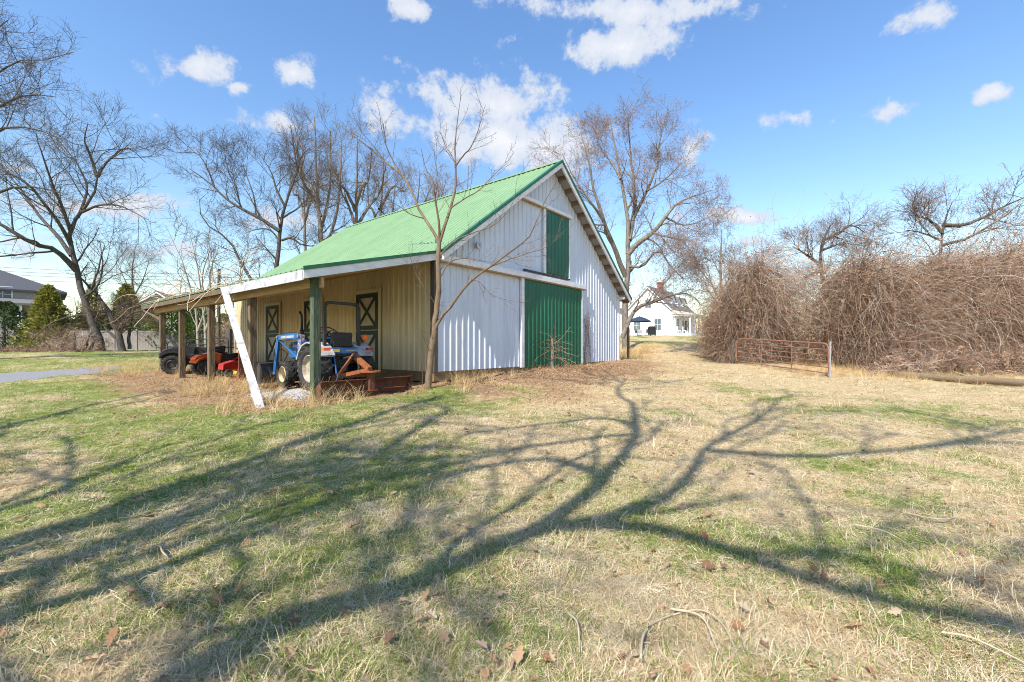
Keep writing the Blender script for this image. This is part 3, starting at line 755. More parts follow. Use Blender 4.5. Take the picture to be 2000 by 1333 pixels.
    for a, c_ in zip(pts[:-1], pts[1:]): rb.bar(a, c_, .065, .075, (0,1,0))
    rb.build('roll_bar', M['black_paint'], T, bevel=.01)
    MB().lathe([(0,.07),(-.05,.075),(-.07,.05),(-.075,.003)], (.54,-.30,1.22), 'y', 14).build('warning_lamp', M['orange_lamp'], T)
    # loader
    ld = thing_part('front_loader', T)
    for sx in (-1, 1):
        x = sx*.40
        MB().bar((x,.86,.40), (x,.86,1.30), .10, .14, (0,1,0)).build('mast', M['blue_rust'] if sx < 0 else M['blue_paint'], ld)
        arm = MB(); arm.bar((x*1.12,.84,1.27), (x*1.12,1.98,1.23), .06, .13); arm.bar((x*1.12,1.95,1.27), (x*1.12,2.16,.30), .06, .13, (0,1,0))
        arm.build('lift_arm', M['blue_paint'], ld)
        MB().bar((x*1.205,1.05,1.255), (x*1.205,1.75,1.235), .004, .06).build('arm_decal', M['tractor_white'], ld)
        MB().tube([(x*1.12,.90,.72), (x*1.12,1.35,.92)], .035, 8).tube([(x*1.12,1.35,.92), (x*1.12,1.86,1.14)], .020, 8).build('lift_cylinder', M['blue_paint'], ld)
        MB().tube([(x*1.12,2.0,1.22), (x*1.12,2.30,.78)], .022, 8).build('bucket_cylinder', M['steel'], ld)
    bk = MB(); prof = [(2.20,.10),(2.18,.34),(2.26,.54),(2.42,.60),(2.44,.585),(2.28,.52),(2.21,.33),(2.23,.115),(2.88,.04),(2.88,.025)]
    bk.prism(prof, 'x', -.72, .72)
    side = [(2.20,.10),(2.18,.34),(2.26,.54),(2.42,.60),(2.88,.04)]
    bk.prism(side, 'x', -.745, -.72); bk.prism(side, 'x', .72, .745)
    bk.build('bucket', M['steel_dark'], ld)
    for sx in (-1, 1):
        MB().tube([(sx*.44,.88,.70),(sx*.50,.95,.98),(sx*.47,1.2,1.18),(sx*.46,1.8,1.13),(sx*.46,2.02,1.12)], .012, 6).tube([(sx*.42,.86,1.30),(sx*.44,1.1,1.36),(sx*.45,1.7,1.34),(sx*.46,2.0,1.24)], .012, 6).build('hydraulic_hose', M['rubber'], ld)
        for y, z in ((.84,1.27),(1.97,1.24),(2.15,.32),(.90,.72)): MB().cyl((sx*.40,y,z),(sx*.50,y,z),.032,10).build('pivot_pin', M['steel'], ld)
    # three-point hitch
    h = MB()
    for sx in (-1, 1):
        h.bar((sx*.20,-.22,.42), (sx*.38,-.92,.36), .04, .06); h.tube([(sx*.30,-.55,.40), (sx*.26,-.36,.86)], .018, 8)
        h.bar((sx*.12,-.25,.86), (sx*.28,-.42,.86), .05, .05)
    h.tube([(0,-.26,.74), (0,-.86,.80)], .025, 8); h.build('hitch_arm', M['steel_dark'], T)
    MB().tube([(-.30,-.55,.42), (-.27,-.38,.84)], .02, 8).build('lift_link', M['blue_paint'], T)
    MB().lathe([(0,.055),(-.10,.055),(-.1,.02),(-.18,.02)], (0,-.25,.52), 'y', 12).build('power_shaft', M['steel'], T)

    # rear blade standing behind it, a thing of its own
    p = bw(-2.165, 1.04, 0); p = p - 1.36*U1 + .06*U2; p[2] = gz(p[0], p[1])
    Bd = thing('grader_blade', 'rusty rear grader blade with orange frame behind the blue tractor', 'grader blade', p, BARN_ROT)
    prof = [(.26*math.cos(a)-.13, .185+.175*math.sin(a)/math.sin(1.15)) for a in np.linspace(-1.15, 1.15, 9)]
    MB().prism(prof+[(y+.016, z) for y, z in reversed(prof)], 'x', -1.10, 1.10).build('moldboard', M['rust'], Bd)
    for sx in (-1, 1): MB().prism(prof, 'x', sx*1.10-.008, sx*1.10+.008).build('end_plate', M['rust'], Bd)
    MB().bar((-1.1,-.03,.362), (1.1,-.03,.362), .05, .014).build('top_edge', M['rust'], Bd)
    MB().bar((-.72,-.06,.10), (.12,-.06,.10), .16, .012, (0,.3,1)).build('stiffener', M['rust_orange'], Bd); MB().bar((.25,-.05,.13), (.85,-.05,.13), .14, .012, (0,.3,1)).build('stiffener', M['rust_orange'], Bd)
    MB().box(-.06, .06, -.1, .02, .12, .50).build('swivel_post', M['rust'], Bd)
    MB().lathe([(0,.02),(0,.22),(.025,.22),(.025,.02)], (0,-.02,.505), 'z', 20).build('turntable', M['rust_orange'], Bd)
    MB().bar((0,0,.57), (0,.62,.86), .10, .09).build('boom', M['rust_orange'], Bd)
    af = MB(); af.bar((0,.62,.88), (-.42,.50,.44), .05, .05); af.bar((0,.62,.88), (.42,.50,.44), .05, .05); af.bar((-.44,.50,.42), (.44,.50,.42), .07, .09)
    af.bar((-.42,.5,.42), (0,.02,.56), .08, .08); af.bar((.42,.5,.42), (0,.02,.56), .08, .08); af.build('hitch_frame', M['rust_orange'], Bd)
    MB().tube([(-.44,.5,.42), (-.52,.47,.30), (-.50,.45,.12)], .012, 6).build('stand', M['steel'], Bd)
build_tractor()

def pebbles(name, label, pts, mat, size):
    rng = np.random.RandomState(8); base = np.array([(1,0,0),(-1,0,0),(0,1,0),(0,-1,0),(0,0,1),(0,0,-1)], float)
    fc = np.array([(0,2,4),(2,1,4),(1,3,4),(3,0,4),(2,0,5),(1,2,5),(3,1,5),(0,3,5)])
    n = len(pts); S = rng.uniform(.5, 1.3, (n, 1, 3))*size; V = base[None]*S
    a = rng.uniform(0, 6.28, n); c, s = np.cos(a), np.sin(a)
    V = np.stack([V[..., 0]*c[:, None]-V[..., 1]*s[:, None], V[..., 0]*s[:, None]+V[..., 1]*c[:, None], V[..., 2]*.7], -1) + pts[:, None, :]
    Q = (fc[None]+np.arange(n)[:, None, None]*6).reshape(-1, 3)
    o = link(name, np_mesh(name, V.reshape(-1, 3), Q, False, np.repeat(rng.rand(n), 6)), mat)
    return tag(o, label, 'gravel', kind='stuff')
rng = np.random.RandomState(12)
def gravel_spill():
    c = gpx(585, 768); q = rng.normal(size=(4200, 2))*np.array([.55, .42]); q = q[(q**2).sum(1) < 1.3]
    a = c[:2] + q[:, :1]*U2[None, :2]*.8 + q[:, 1:]*U1[None, :2]*1.1 - .05*U2[:2]
    z = ground_z(a[:, 0], a[:, 1]) + .05*np.exp(-(q**2).sum(1)*2.5)+.006
    pebbles('gravel_pile', 'pale grey crushed stone spilled beside the tractor wheel', np.c_[a, z], M['pebble'], .022)
gravel_spill()

# ------------------------------------------------------------------ things under the far end of the porch
def build_quad(name, label, p, rot, body_m, sc_, rack=True):
    p = np.array(p); p[2] = gz(p[0], p[1])+.005
    Q = thing(name, label, 'quad bike', p, rot); Q.scale = (sc_,)*3
    for sx in (-1, 1):
        wheel('rear_wheel', Q, (sx*.42,-.60,.32), .32, .26, .16, M['steel_dark'], 18, sx, 'knob')
        wheel('front_wheel', Q, (sx*.42,.62,.30), .30, .22, .15, M['steel_dark'], 18, sx, 'knob')
    b = MB().box(-.20,.20,-.62,.66,.30,.52); b.cyl((-.38,-.60,.32),(.38,-.60,.32),.05,8); b.cyl((-.38,.62,.30),(.38,.62,.30),.05,8); b.build('frame', M['black_paint'], Q)
    for y, nm in ((-.60,'rear_fender'), (.62,'front_fender')):
        arc = [(y+.40*math.cos(a), .34+.40*math.sin(a)) for a in np.radians([148,125,100,80,55,32])]
        MB().prism(arc+[(u, w-.05) for u, w in reversed(arc)], 'x', -.50, .50).build(nm, body_m, Q)
    MB().prism([(.10,.45),(.02,.84),(.30,.94),(.85,.80),(1.0,.66),(.95,.50)], 'x', -.26, .26).build('cowl', body_m, Q, bevel=.03)
    MB().prism([(-.75,.60),(-.78,.90),(-.20,.84),(.10,.88),(.12,.55)], 'x', -.20, .20).build('seat', M['black_vinyl'], Q, bevel=.03)
    hb = MB().tube([(-.36,.10,1.04),(-.18,.20,1.02),(0,.24,.98),(.18,.20,1.02),(.36,.10,1.04)], .014, 6); hb.tube([(0,.24,.98),(0,.34,.80)], .025, 6); hb.build('handlebar', M['black_paint'], Q)
    if rack:
        for y0, y1, z in ((-1.02,-.45,.84),(.50,1.02,.84)):
            r = MB()
            for i in range(5): r.tube([(-.36+i*.18,y0,z),(-.36+i*.18,y1,z)], .011, 5)
            r.tube([(-.38,y0,z),(.38,y0,z)], .012, 5); r.tube([(-.38,y1,z),(.38,y1,z)], .012, 5); r.tube([(-.3,(y0+y1)/2,z),(-.3,(y0+y1)/2,z-.12)], .01, 5); r.tube([(.3,(y0+y1)/2,z),(.3,(y0+y1)/2,z-.12)], .01, 5)
            r.build('rack', M['black_paint'], Q)
    return Q
build_quad('quad_bike', 'black quad bike with racks between the weathered porch posts', px(386,700,16.0), math.radians(122), M['black_paint'], 1.1)
build_quad('quad_bike', 'orange and black quad bike partly behind the middle porch post', px(432,700,15.6), math.radians(140), M['orange'], .88)

def small_machines():
    # red riding mower
    p = px(466,706,14.8); p[2] = gz(p[0], p[1])+.004
    T = thing('riding_mower', 'small red riding mower with black tyres behind the white leaning board', 'mower', p, math.radians(150)); T.scale = (.72,)*3
    for sx in (-1, 1):
        wheel('rear_wheel', T, (sx*.34,-.42,.24), .24, .22, .12, M['rim_cream'], 16, sx, 'knob'); wheel('front_wheel', T, (sx*.34,.62,.18), .18, .14, .09, M['rim_cream'], 14, sx, 'knob')
    MB().prism([(.05,.34),(.08,.72),(.30,.76),(.78,.62),(.82,.34)], 'x', -.22, .22).build('hood', M['red'], T, bevel=.03)
    MB().prism([(-.72,.30),(-.70,.50),(-.40,.56),(.05,.36),(.05,.28)], 'x', -.34, .34).build('body', M['red'], T, bevel=.02)
    MB().prism([(-.52,.56),(-.50,.66),(-.18,.62),(-.16,.55)], 'x', -.18, .18).add([], []).prism([(-.56,.60),(-.64,.95),(-.58,.96),(-.48,.62)], 'x', -.18, .18).build('seat', M['black_vinyl'], T)
    MB().box(-.46,.46,-.15,.35,.12,.26).build('mower_deck', M['yellow'], T, bevel=.03)
    # rusty splitter: upright beam with foot plate
    p = gpx(470, 742); R = BARN_ROT
    S = thing('log_splitter', 'rusty upright log splitter with pale green ram behind the leaning board', 'log splitter', p, R)
    MB().box(-.05,.05,-.06,.06,.04,.92).box(-.07,.07,-.07,-.055,.04,.94).build('beam', M['rust'], S)
    MB().tube([(.22,.0,.30),(.20,.0,.88)], .05, 10).build('ram', M['post_green'], S); MB().tube([(.22,0,.06),(.22,0,.32)], .03, 8).build('rod', M['steel'], S)
    MB().box(-.18,.45,-.22,.22,.0,.04).build('foot_plate', M['rust_orange'], S); MB().prism([(-.1,.04),(.1,.04),(.02,.36),(-.02,.36)], 'y', -.10,.16).build('wedge', M['rust'], S)
    MB().box(.34,.85,-.04,.04,.05,.12).build('tow_bar', M['rust_orange'], S)
    # green push mower by the wall
    p = bw(-.75, 8.0, 0); p[2] = gz(p[0], p[1])+.003
    G = thing('push_mower', 'dark green push mower with folded handle against the porch wall', 'mower', p, BARN_ROT+1.9)
    MB().lathe([(0,.36),(.10,.36),(.16,.30),(.17,.02)], (0,0,.10), 'z', 20).build('deck', M['mower_green'], G)
    MB().lathe([(0,.16),(.12,.17),(.2,.12),(.22,.01)], (0,0,.27), 'z', 16).build('engine', M['mower_green'], G)
    for sx in (-1,1):
        for y in (-.28,.28): MB().lathe([(-.03,.02),(-.03,.12),(.03,.12),(.03,.02)], (sx*.32,y,.122), 'x', 16).build('wheel', M['rubber'], G)
    MB().tube([(-.22,-.28,.2),(-.22,-.60,.70),(-.2,-.40,.86),(.2,-.40,.86),(.22,-.60,.70),(.22,-.28,.2)], .014, 6).build('handle', M['black_paint'], G)
    # planks lying on blocks beside the mower
    for i, (x, y, a) in enumerate(((505,728,.2),(520,722,.35))):
        q = gpx(x, y); L_ = MB().box(-.07,.07,-.9,.9,.01+.05*i,.05+.05*i)
        o = L_.build('plank', M['lumber'] if i == 0 else M['log_wood'], None); o.location = q; o.rotation_euler = (0,0,BARN_ROT+a)
        tag(o, ('pale' if i == 0 else 'grey') + ' loose plank lying on the straw behind the ' + ('leaning board' if i == 0 else 'loader bucket'), 'plank', 'planks under the porch')
small_machines()

def tube_gate(name, label, pa, pb, h, rails, mat, lift=.12, round_=True, mid=1, group=None, posts=None):
    """pipe gate from world pa to pb"""
    pa, pb = np.array(pa), np.array(pb); L_ = np.linalg.norm(pb[:2]-pa[:2]); ang = math.atan2(pb[1]-pa[1], pb[0]-pa[0]); dz = (pb[2]-pa[2])
    G = thing(name, label, 'gate', pa, ang, group)
    def Z(x, z): return z + dz*x/L_
    c = .16; fr = MB(); z0, z1 = lift, lift+h
    P = [(c,z1),(L_-c,z1),(L_-c*.3,z1-c*.3),(L_,z1-c),(L_,z0),(0,z0),(0,z1-c),(c*.3,z1-c*.3),(c,z1)] if round_ else [(0,z1),(L_,z1),(L_,z0),(0,z0),(0,z1)]
    fr.tube([(x, 0, Z(x, z)) for x, z in P], .026, 8, False); fr.build('frame', mat, G)
    for i in range(rails):
        z = z0 + (z1-z0)*(i+1)/(rails+1); MB().tube([(0,0,Z(0,z)), (L_*.5,0.01,Z(L_*.5,z)-.012), (L_,0,Z(L_,z))], .02, 6).build('rail', mat, G)
    for i in range(mid):
        x = L_*(i+1)/(mid+1); MB().box(x-.02, x+.02, -.032, -.022, Z(x, z0), Z(x, z1)).build('upright', mat, G)
    return G
tube_gate('pasture_gate', 'black tubular pasture gate standing behind the quad bikes', gpx(327,718)+np.array([0,0,-.02]), px(446,699,19.0)*np.array([1,1,0])+np.array([0,0,gz(*px(446,699,19.0)[:2])]), 1.12, 4, M['black_paint'], .1, True, 2)
ga, gb = gpx(1439, 712), gpx(1618, 738)
tube_gate('field_gate', 'rusty pipe field gate standing open before the vine thicket', ga, gb, 1.12, 4, M['gate_rust'], .16, True, 2)
def round_post(name, label, p, h, r, mat, sides=10, square=False, group=None, cat='post'):
    o = MB()
    if square: o.box(-r, r, -r, r, -.2, h)
    else: o.tube([(0,0,-.2),(0,0,h*.5),(.01,.0,h),(.01,0,h+.004)], [r, r*.97, r*.94, r*.6], sides)
    ob = o.build(name, mat, None, bevel=.006 if square else 0); ob.location = tuple(map(float, p)); return tag(ob, label, cat, group)
round_post('gate_post', 'grey steel post at the near end of the rusty gate', gb+.07*np.array([.2,-1,0]), 1.36, .035, M['galvanised'])
round_post('gate_post', 'dark wooden post at the far end of the rusty gate', ga+np.array([-.15,.1,0]), 1.2, .07, M['dark_wood'])
round_post('fence_post', 'weathered square wooden post beside the right barn corner', px(1227,640,21.2)*np.array([1,1,0])+np.array([0,0,gz(*px(1227,640,21.2)[:2])]), 1.55, .055, M['post_wood'], square=True)
round_post('fence_post', 'thin dark wire fence post on the slope below the house', px(1402,670,25)*np.array([1,1,0])+np.array([0,0,gz(*px(1402,670,25)[:2])]), 1.0, .03, M['dark_wood'])
round_post('fence_post', 'stubby pale post behind the rusty field gate', px(1573,660,24)*np.array([1,1,0])+np.array([0,0,gz(*px(1573,660,24)[:2])]), 1.6, .08, M['post_wood'], square=True)
round_post('fence_post', 'dark square post behind the orange quad bike', px(447,660,21)*np.array([1,1,0])+np.array([0,0,gz(*px(447,660,21)[:2])]), 1.75, .11, M['dark_wood'], square=True)

def fallen_pole():
    a, b = gpx(1744, 738), gpx(2010, 760)+np.array([.6, -.1, 0]); a[2] += .11; b[2] += .10
    T = thing('fallen_pole', 'long weathered timber pole lying on the grass at right', 'pole', (a+b)/2)
    n = 9; P = [a+(b-a)*i/(n-1)+np.array([0,0,.012*math.sin(i*1.3)]) for i in range(n)]
    MB().tube(P, [.125-.002*i for i in range(n)], 12).build('trunk', M['log_wood'], T, True, smooth=True)
    MB().bar(a+np.array([-.06,.05,.02]), a+np.array([-.30,.10,-.02]), .12, .05).build('broken_end', M['log_wood'], T, True)
fallen_pole()
# ------------------------------------------------------------------ trees
def tree(name, label, limbs, levels, bark, twig, seed, base=None, group=None, buds=None, main_n=12, sides0=8, cat='tree'):
    """limbs: list of (pts, r0, r1) in world coordinates; levels: list of dicts for grow()"""
    rng = np.random.RandomState(seed)
    b = np.array(limbs[0][0][0], float) if base is None else np.array(base, float)
    T = thing(name, label, cat, b, 0, group)
    P, R = [], []
    for pts, r0, r1 in limbs:
        pts = np.asarray(pts, float); s = np.r_[0, np.cumsum(np.linalg.norm(np.diff(pts, axis=0), axis=1))]
        p, r = resample(pts, r0+(r1-r0)*s/s[-1], main_n); p[1:-1] += rng.normal(size=(main_n-2, 3))*r0*.12
        P.append(p); R.append(r)
    P = np.array(P)-b; R = np.array(R)
    thick = [(P, R)]; thin = []; last = None; cp, cr = P, R
    for i, lv in enumerate(levels):
        np_, nr = grow(rng, cp, cr, lv['k'], lv['n'], lv['len'], lv['ang'], lv.get('rf', .6), lv.get('rmax', 1), lv.get('up', .03), lv.get('w', .12), lv.get('fmin', .2), lv.get('rend', .25))
        nr = np.maximum(nr, lv.get('rmin', .004))
        (thick if lv.get('thick') else thin).append((np_, nr)); cp, cr = np_, nr
    V, Q, t = tubes(thick[:1], sides0)
    if len(thick) > 1:
        V2, Q2, t2 = tubes(thick[1:], 5); Q = np.concatenate([Q, Q2+len(V)]); V = np.concatenate([V, V2]); t = np.concatenate([t, t2])
    link('trunk', np_mesh('trunk', V, Q, True, t), bark, T)
    if thin:
        V, Q, t = tubes(thin, 3); link('crown', np_mesh('crown', V, Q, True, t), twig, T)
    if buds:
        n = buds[1]; idx = rng.randint(0, len(cp), n); j = rng.randint(1, cp.shape[1], n); c = cp[idx, j]+rng.normal(size=(n,3))*.02
        s = buds[2]; d1 = rng.normal(size=(n,3)); d2 = rng.normal(size=(n,3)); d1 /= np.linalg.norm(d1, axis=1, keepdims=True); d2 /= np.linalg.norm(d2, axis=1, keepdims=True)
        V = np.stack([c, c+d1*s, c+d2*s], 1).reshape(-1, 3); Q = np.arange(3*n).reshape(n, 3)
        link('buds', np_mesh('buds', V, Q, False, np.repeat(rng.rand(n), 3)), buds[0], T)
    return T
def PL(depth, *pts, jit=0):
    """polyline through photo pixels at a depth (optionally (x, y, depth offset))"""
    return [px(p[0], p[1], depth+(p[2] if len(p) > 2 else 0)) for p in pts]
LV_FINE = lambda L1, L2, L3, L4, kk=(7,6,4,3): [
    dict(k=kk[0], n=8, len=(L1*.6, L1*1.2), ang=(28,62), rf=.48, up=.05, w=.12, thick=True, fmin=.18, rmin=.014),
    dict(k=kk[1], n=6, len=(L2*.6, L2*1.2), ang=(28,65), rf=.6, up=.05, w=.13, rmin=.009),
    dict(k=kk[2], n=5, len=(L3*.6, L3*1.2), ang=(28,65), rf=.6, up=.04, w=.13, rmin=.006),
    dict(k=kk[3], n=4, len=(L4*.6, L4*1.2), ang=(25,60), rf=.65, up=.03, w=.13, rmin=.0042)]

# 1 leaning multi-limbed tree on the left
D = 33.0
tree('leaning_tree', 'dark leaning bare tree with forked limbs beside the left fence', [
    (PL(D,(200,693),(186,640),(165,585),(148,520),(136,460),(150,425),(183,382),(191,340)), 0.272, 0.060),
    (PL(D,(191,345),(205,320,1),(222,305,1.5),(250,290,2),(285,318,2.5)), 0.120, 0.018),
    (PL(D,(189,345),(178,310),(166,275,-1),(172,240,-1.5)), 0.120, 0.018),
    (PL(D,(150,530),(110,490,-1),(70,478,-2),(0,440,-3),(-60,400,-3)), 0.208, 0.048),
    (PL(D,(140,500),(115,465,1),(75,420,2),(40,370,3),(0,320,4)), 0.160, 0.030),
    (PL(D,(139,480),(118,440,-1),(80,390,-2),(40,350,-3),(-30,320,-3)), 0.144, 0.030),
    (PL(D,(137,450),(120,400,-1),(95,340,-2),(70,260,-3)), 0.128, 0.024),
    (PL(D,(160,415),(200,400,-1),(240,405,-2),(290,430,-3)), 0.096, 0.018),
    (PL(D,(152,425),(170,370,1),(150,320,2),(110,270,2)), 0.112, 0.018),
    (PL(D,(164,580),(190,560),(200,520,.5),(195,470,1)), 0.096, 0.018)],
    LV_FINE(5.0, 2.6, 1.4, .7, (7,6,5,3)), M['bark_dark'], M['twig_dark'], 11)
# 2 tree off the left edge whose branches reach into the picture
D = 22.0
b2 = np.array([-31.0, 23.5, gz(-31, 23.5)])
tree('overhanging_tree', 'dark bare tree whose dense branches enter at the left edge', [
    ([b2, b2+[.2,0,4], b2+[.6,0,8], b2+[1.2,0,13]], 0.336, 0.096),
    ([b2+[.2,0,4.5], *PL(D,(-80,430),(-10,380),(60,365),(130,380))], 0.160, 0.018),
    ([b2+[.4,0,6.5], *PL(D,(-90,330),(-10,260),(50,248),(120,272))], 0.160, 0.018),
    ([b2+[.6,0,8], *PL(D,(-80,270),(-5,212),(50,185),(110,190))], 0.160, 0.018),
    ([b2+[.8,0,9.5], *PL(D,(-90,210),(-10,150),(35,118),(70,130))], 0.144, 0.018),
    ([b2+[1.2,0,13], *PL(D,(-70,90),(-10,60),(15,40))], 0.112, 0.018)],
    LV_FINE(3.4, 1.9, 1.1, .5, (8,6,5,3)), M['bark_dark'], M['twig_dark'], 12)
# 3 broken vine-grown snag beside the leaning tree
D = 33.5
tree('snag_tree', 'short broken snag with crossing limbs right of the leaning tree', [
    (PL(D,(240,690),(232,660),(222,630),(205,600),(185,572),(160,545)), .26, .06),
    (PL(D,(228,650),(245,625),(262,610),(290,606)), .12, .04), (PL(D,(225,660),(205,640),(190,615)), .10, .03),
    (PL(D,(215,615),(180,615),(140,618),(95,635),(60,668)), .09, .03), (PL(D,(232,655),(255,640),(285,645)), .08, .03)],
    LV_FINE(1.8, 1.1, .7, .4, (6,6,5,3)), M['bark_dark'], M['brush'], 13)
tree('young_tree', 'small bare tree with crooked stem by the white fence end', [
    (PL(34,(253,682),(252,655),(256,630),(262,600)), .13, .05), (PL(34,(256,632),(246,612),(240,590)), .07, .03)], LV_FINE(1.6,1.0,.6,.4,(6,6,4,3)), M['bark_dark'], M['twig_dark'], 14)
tree('distant_tree', 'pale thin bare tree beyond the fence near the gabled roof', [
    (PL(60,(262,640),(262,590),(258,545),(262,490)), .22, .05), (PL(60,(261,590),(245,550),(228,515)), .10, .03), (PL(60,(261,580),(280,545),(292,505)), .10, .03)],
    LV_FINE(4.0,2.2,1.3,.8,(8,7,5,3)), M['bark_grey'], M['twig_grey'], 15)
# 4 twisting tree behind the porch roof
D = 33.0
tree('twisted_tree', 'bare tree with twisting dark limbs rising behind the porch roof', [
    (PL(D,(540,690),(540,600),(541,520),(545,465),(552,420),(560,390),(572,350),(582,325)), 0.250, 0.048),
    (PL(D,(546,452),(522,436),(492,418),(468,406),(440,388),(420,368),(398,350),(370,330)), 0.156, 0.024),
    (PL(D,(540,640),(505,570),(470,512),(452,476),(424,452),(406,441),(390,415),(386,398),(398,378),(412,372)), 0.156, 0.007),
    (PL(D,(556,402),(540,372),(530,338),(512,308)), 0.101, 0.018), (PL(D,(562,385),(578,340),(590,305),(605,290)), 0.101, 0.018),
    (PL(D,(550,470),(568,466),(590,478),(620,482)), 0.101, 0.030), (PL(D,(553,425),(580,408),(600,390),(622,380)), 0.078, 0.018),
    (PL(D,(545,470),(528,450),(505,448),(480,455)), 0.070, 0.018), (PL(D,(420,368),(405,330),(385,300),(352,300)), 0.062, 0.012),
    (PL(D,(470,407),(462,370),(448,340),(440,310)), 0.062, 0.012), (PL(D,(500,422),(495,380),(480,340),(470,300)), 0.062, 0.012)],
    LV_FINE(3.0, 1.8, 1.0, .6, (7,6,5,3)), M['bark_dark'], M['twig_dark'], 16)
# 5 row behind the barn
def upright(x, top, d, seed, label, lean=0, forks=3, bark='bark_grey', twig='twig_grey', r=.30, name='background_tree'):
    rr = random.Random(seed); limbs = [(PL(d,(x,680),(x+lean*.2,560),(x+lean*.5,440),(x+lean*.8,(440+top)/2),(x+lean,top)), r, .04)]
    for i in range(forks):
        y0 = rr.uniform(520, 400); sx = (-1 if i % 2 else 1)*rr.uniform(25, 60)
        limbs.append((PL(d,(x+lean*.4,y0),(x+lean*.5+sx*.45,y0-45,rr.uniform(-2,2)),(x+lean*.6+sx*.8,(y0+top)/2+20,rr.uniform(-3,3)),(x+lean*.8+sx,top+rr.uniform(15,70),rr.uniform(-3,3))), r*.55, .03))
    tree(name, label, limbs, LV_FINE(3.4, 2.1, 1.2, .7, (8,6,5,3)), M[bark], M[twig], seed, group='bare trees behind the barn')
upright(636, 228, 40, 21, 'tall pale bare tree above the far left end of the green roof', -22, 4)
upright(692, 265, 42, 22, 'upright bare tree second from the left behind the green roof', 6, 4)
upright(735, 300, 46, 23, 'slender bare tree behind the middle of the green roof', 14, 3)
upright(800, 330, 48, 24, 'reddish bare treetop showing just above the green ridge', 20, 3, twig='twig_red')
upright(905, 325, 50, 25, 'low bare treetop peeping over the ridge near the gable', 10, 3, twig='twig_red')
upright(600, 290, 52, 26, 'faint bare tree between the twisted tree and the barn roof', -10, 3)
# 6 thin saplings behind the porch
for i, (x, top, ln, lab) in enumerate(((383,440,-60,'thin pale sapling leaning left behind the far porch posts'), (398,430,-34,'slim upright sapling between the far porch posts'), (456,470,40,'slender sapling behind the white leaning board'))):
    tree('sapling', lab, [(PL(23,(x+6,704),(x+2,640),(x-2,600),(x+ln*.4,(600+top)/2),(x+ln,top)), .07, .008), (PL(23,(x+2,650),(x+18,600),(x+12,540),(x+30,480)), .06, .015)],
         LV_FINE(2.0,1.1,.6,.4,(6,5,3,2)), M['bark_pale'], M['twig_grey'], 31+i, group='saplings behind the porch')
# 7 hero sapling at the barn corner
b7 = gpx(835, 760); D = b7[1]
S7 = lambda *p: PL(D, *p)
tree('sapling_tree', 'young bare tree growing in front of the near barn corner', [
    ([b7-np.array([0,0,.1])]+S7((838,735),(846,660),(853,600),(857,550),(856,500),(858,470)), .085, .052),
    (S7((858,474),(846,452),(830,428,.2),(815,402,.3),(802,369,.4),(786,345,.5),(751,315,.6),(713,282,.7),(682,259,.8),(649,236,.9)), .040, .006),
    (S7((784,343,.5),(768,315,.5),(754,285,.4),(746,255,.4),(740,211,.3)), .020, .005),
    (S7((751,315,.6),(725,280,.5),(700,250,.4),(686,215,.4)), .012, .004),
    (S7((858,472),(857,435,-.1),(849,385,-.2),(846,355,-.3),(832,330,-.3),(822,290,-.4)), .034, .006),
    (S7((849,392,-.2),(855,350,-.1),(852,310,0),(868,290,0)), .014, .004),
    (S7((859,472),(868,445),(879,410,.1),(889,371,.2),(890,328,.2),(889,282,.2),(894,231,.2),(901,186,.2)), .042, .005),
    (S7((890,325,.2),(904,305,.1),(918,290,0),(934,254,0),(948,205,-.1)), .020, .004),
    (S7((890,322,.2),(880,300,.3),(871,287,.4),(860,260,.5)), .014, .004),
    (S7((879,408,.1),(905,390,-.1),(935,372,-.2),(962,345,-.3),(990,315,-.4)), .018, .004),
    (S7((830,428,.2),(800,418,0),(775,400,-.1),(740,392,-.2)), .014, .004),
    (S7((847,655),(862,620,-.1),(882,597,-.2),(905,565,-.3),(930,540,-.4),(958,521,-.5),(1003,488,-.6),(1034,462,-.7),(1058,407,-.8),(1075,375,-.8),(1089,350,-.9)), .040, .005),
    (S7((958,521,-.5),(1000,505,-.6),(1040,492,-.6),(1061,486,-.6),(1096,462,-.6)), .018, .004),
    (S7((905,565,-.3),(930,548,-.2),(960,575,-.2),(990,587,-.2)), .010, .003),
    (S7((856,548),(880,512,-.1),(915,505,-.2),(955,512,-.3),(1000,510,-.4)), .018, .004),
    (S7((858,500),(890,470,-.2),(925,455,-.4),(965,440,-.5),(1000,400,-.6),(1010,350,-.6)), .018, .004),
    (S7((853,600),(835,570,-.1),(815,540,-.1),(800,500,-.1)), .010, .003)],
    [dict(k=8, n=7, len=(.28,1.0), ang=(22,55), rf=.5, rmax=.009, up=.05, w=.09, fmin=.22, rmin=.004),
     dict(k=4, n=5, len=(.12,.40), ang=(25,55), rf=.6, up=.04, w=.1, rmin=.0028)],
    M['bark_sapling'], M['twig_sapling'], 41, main_n=18)
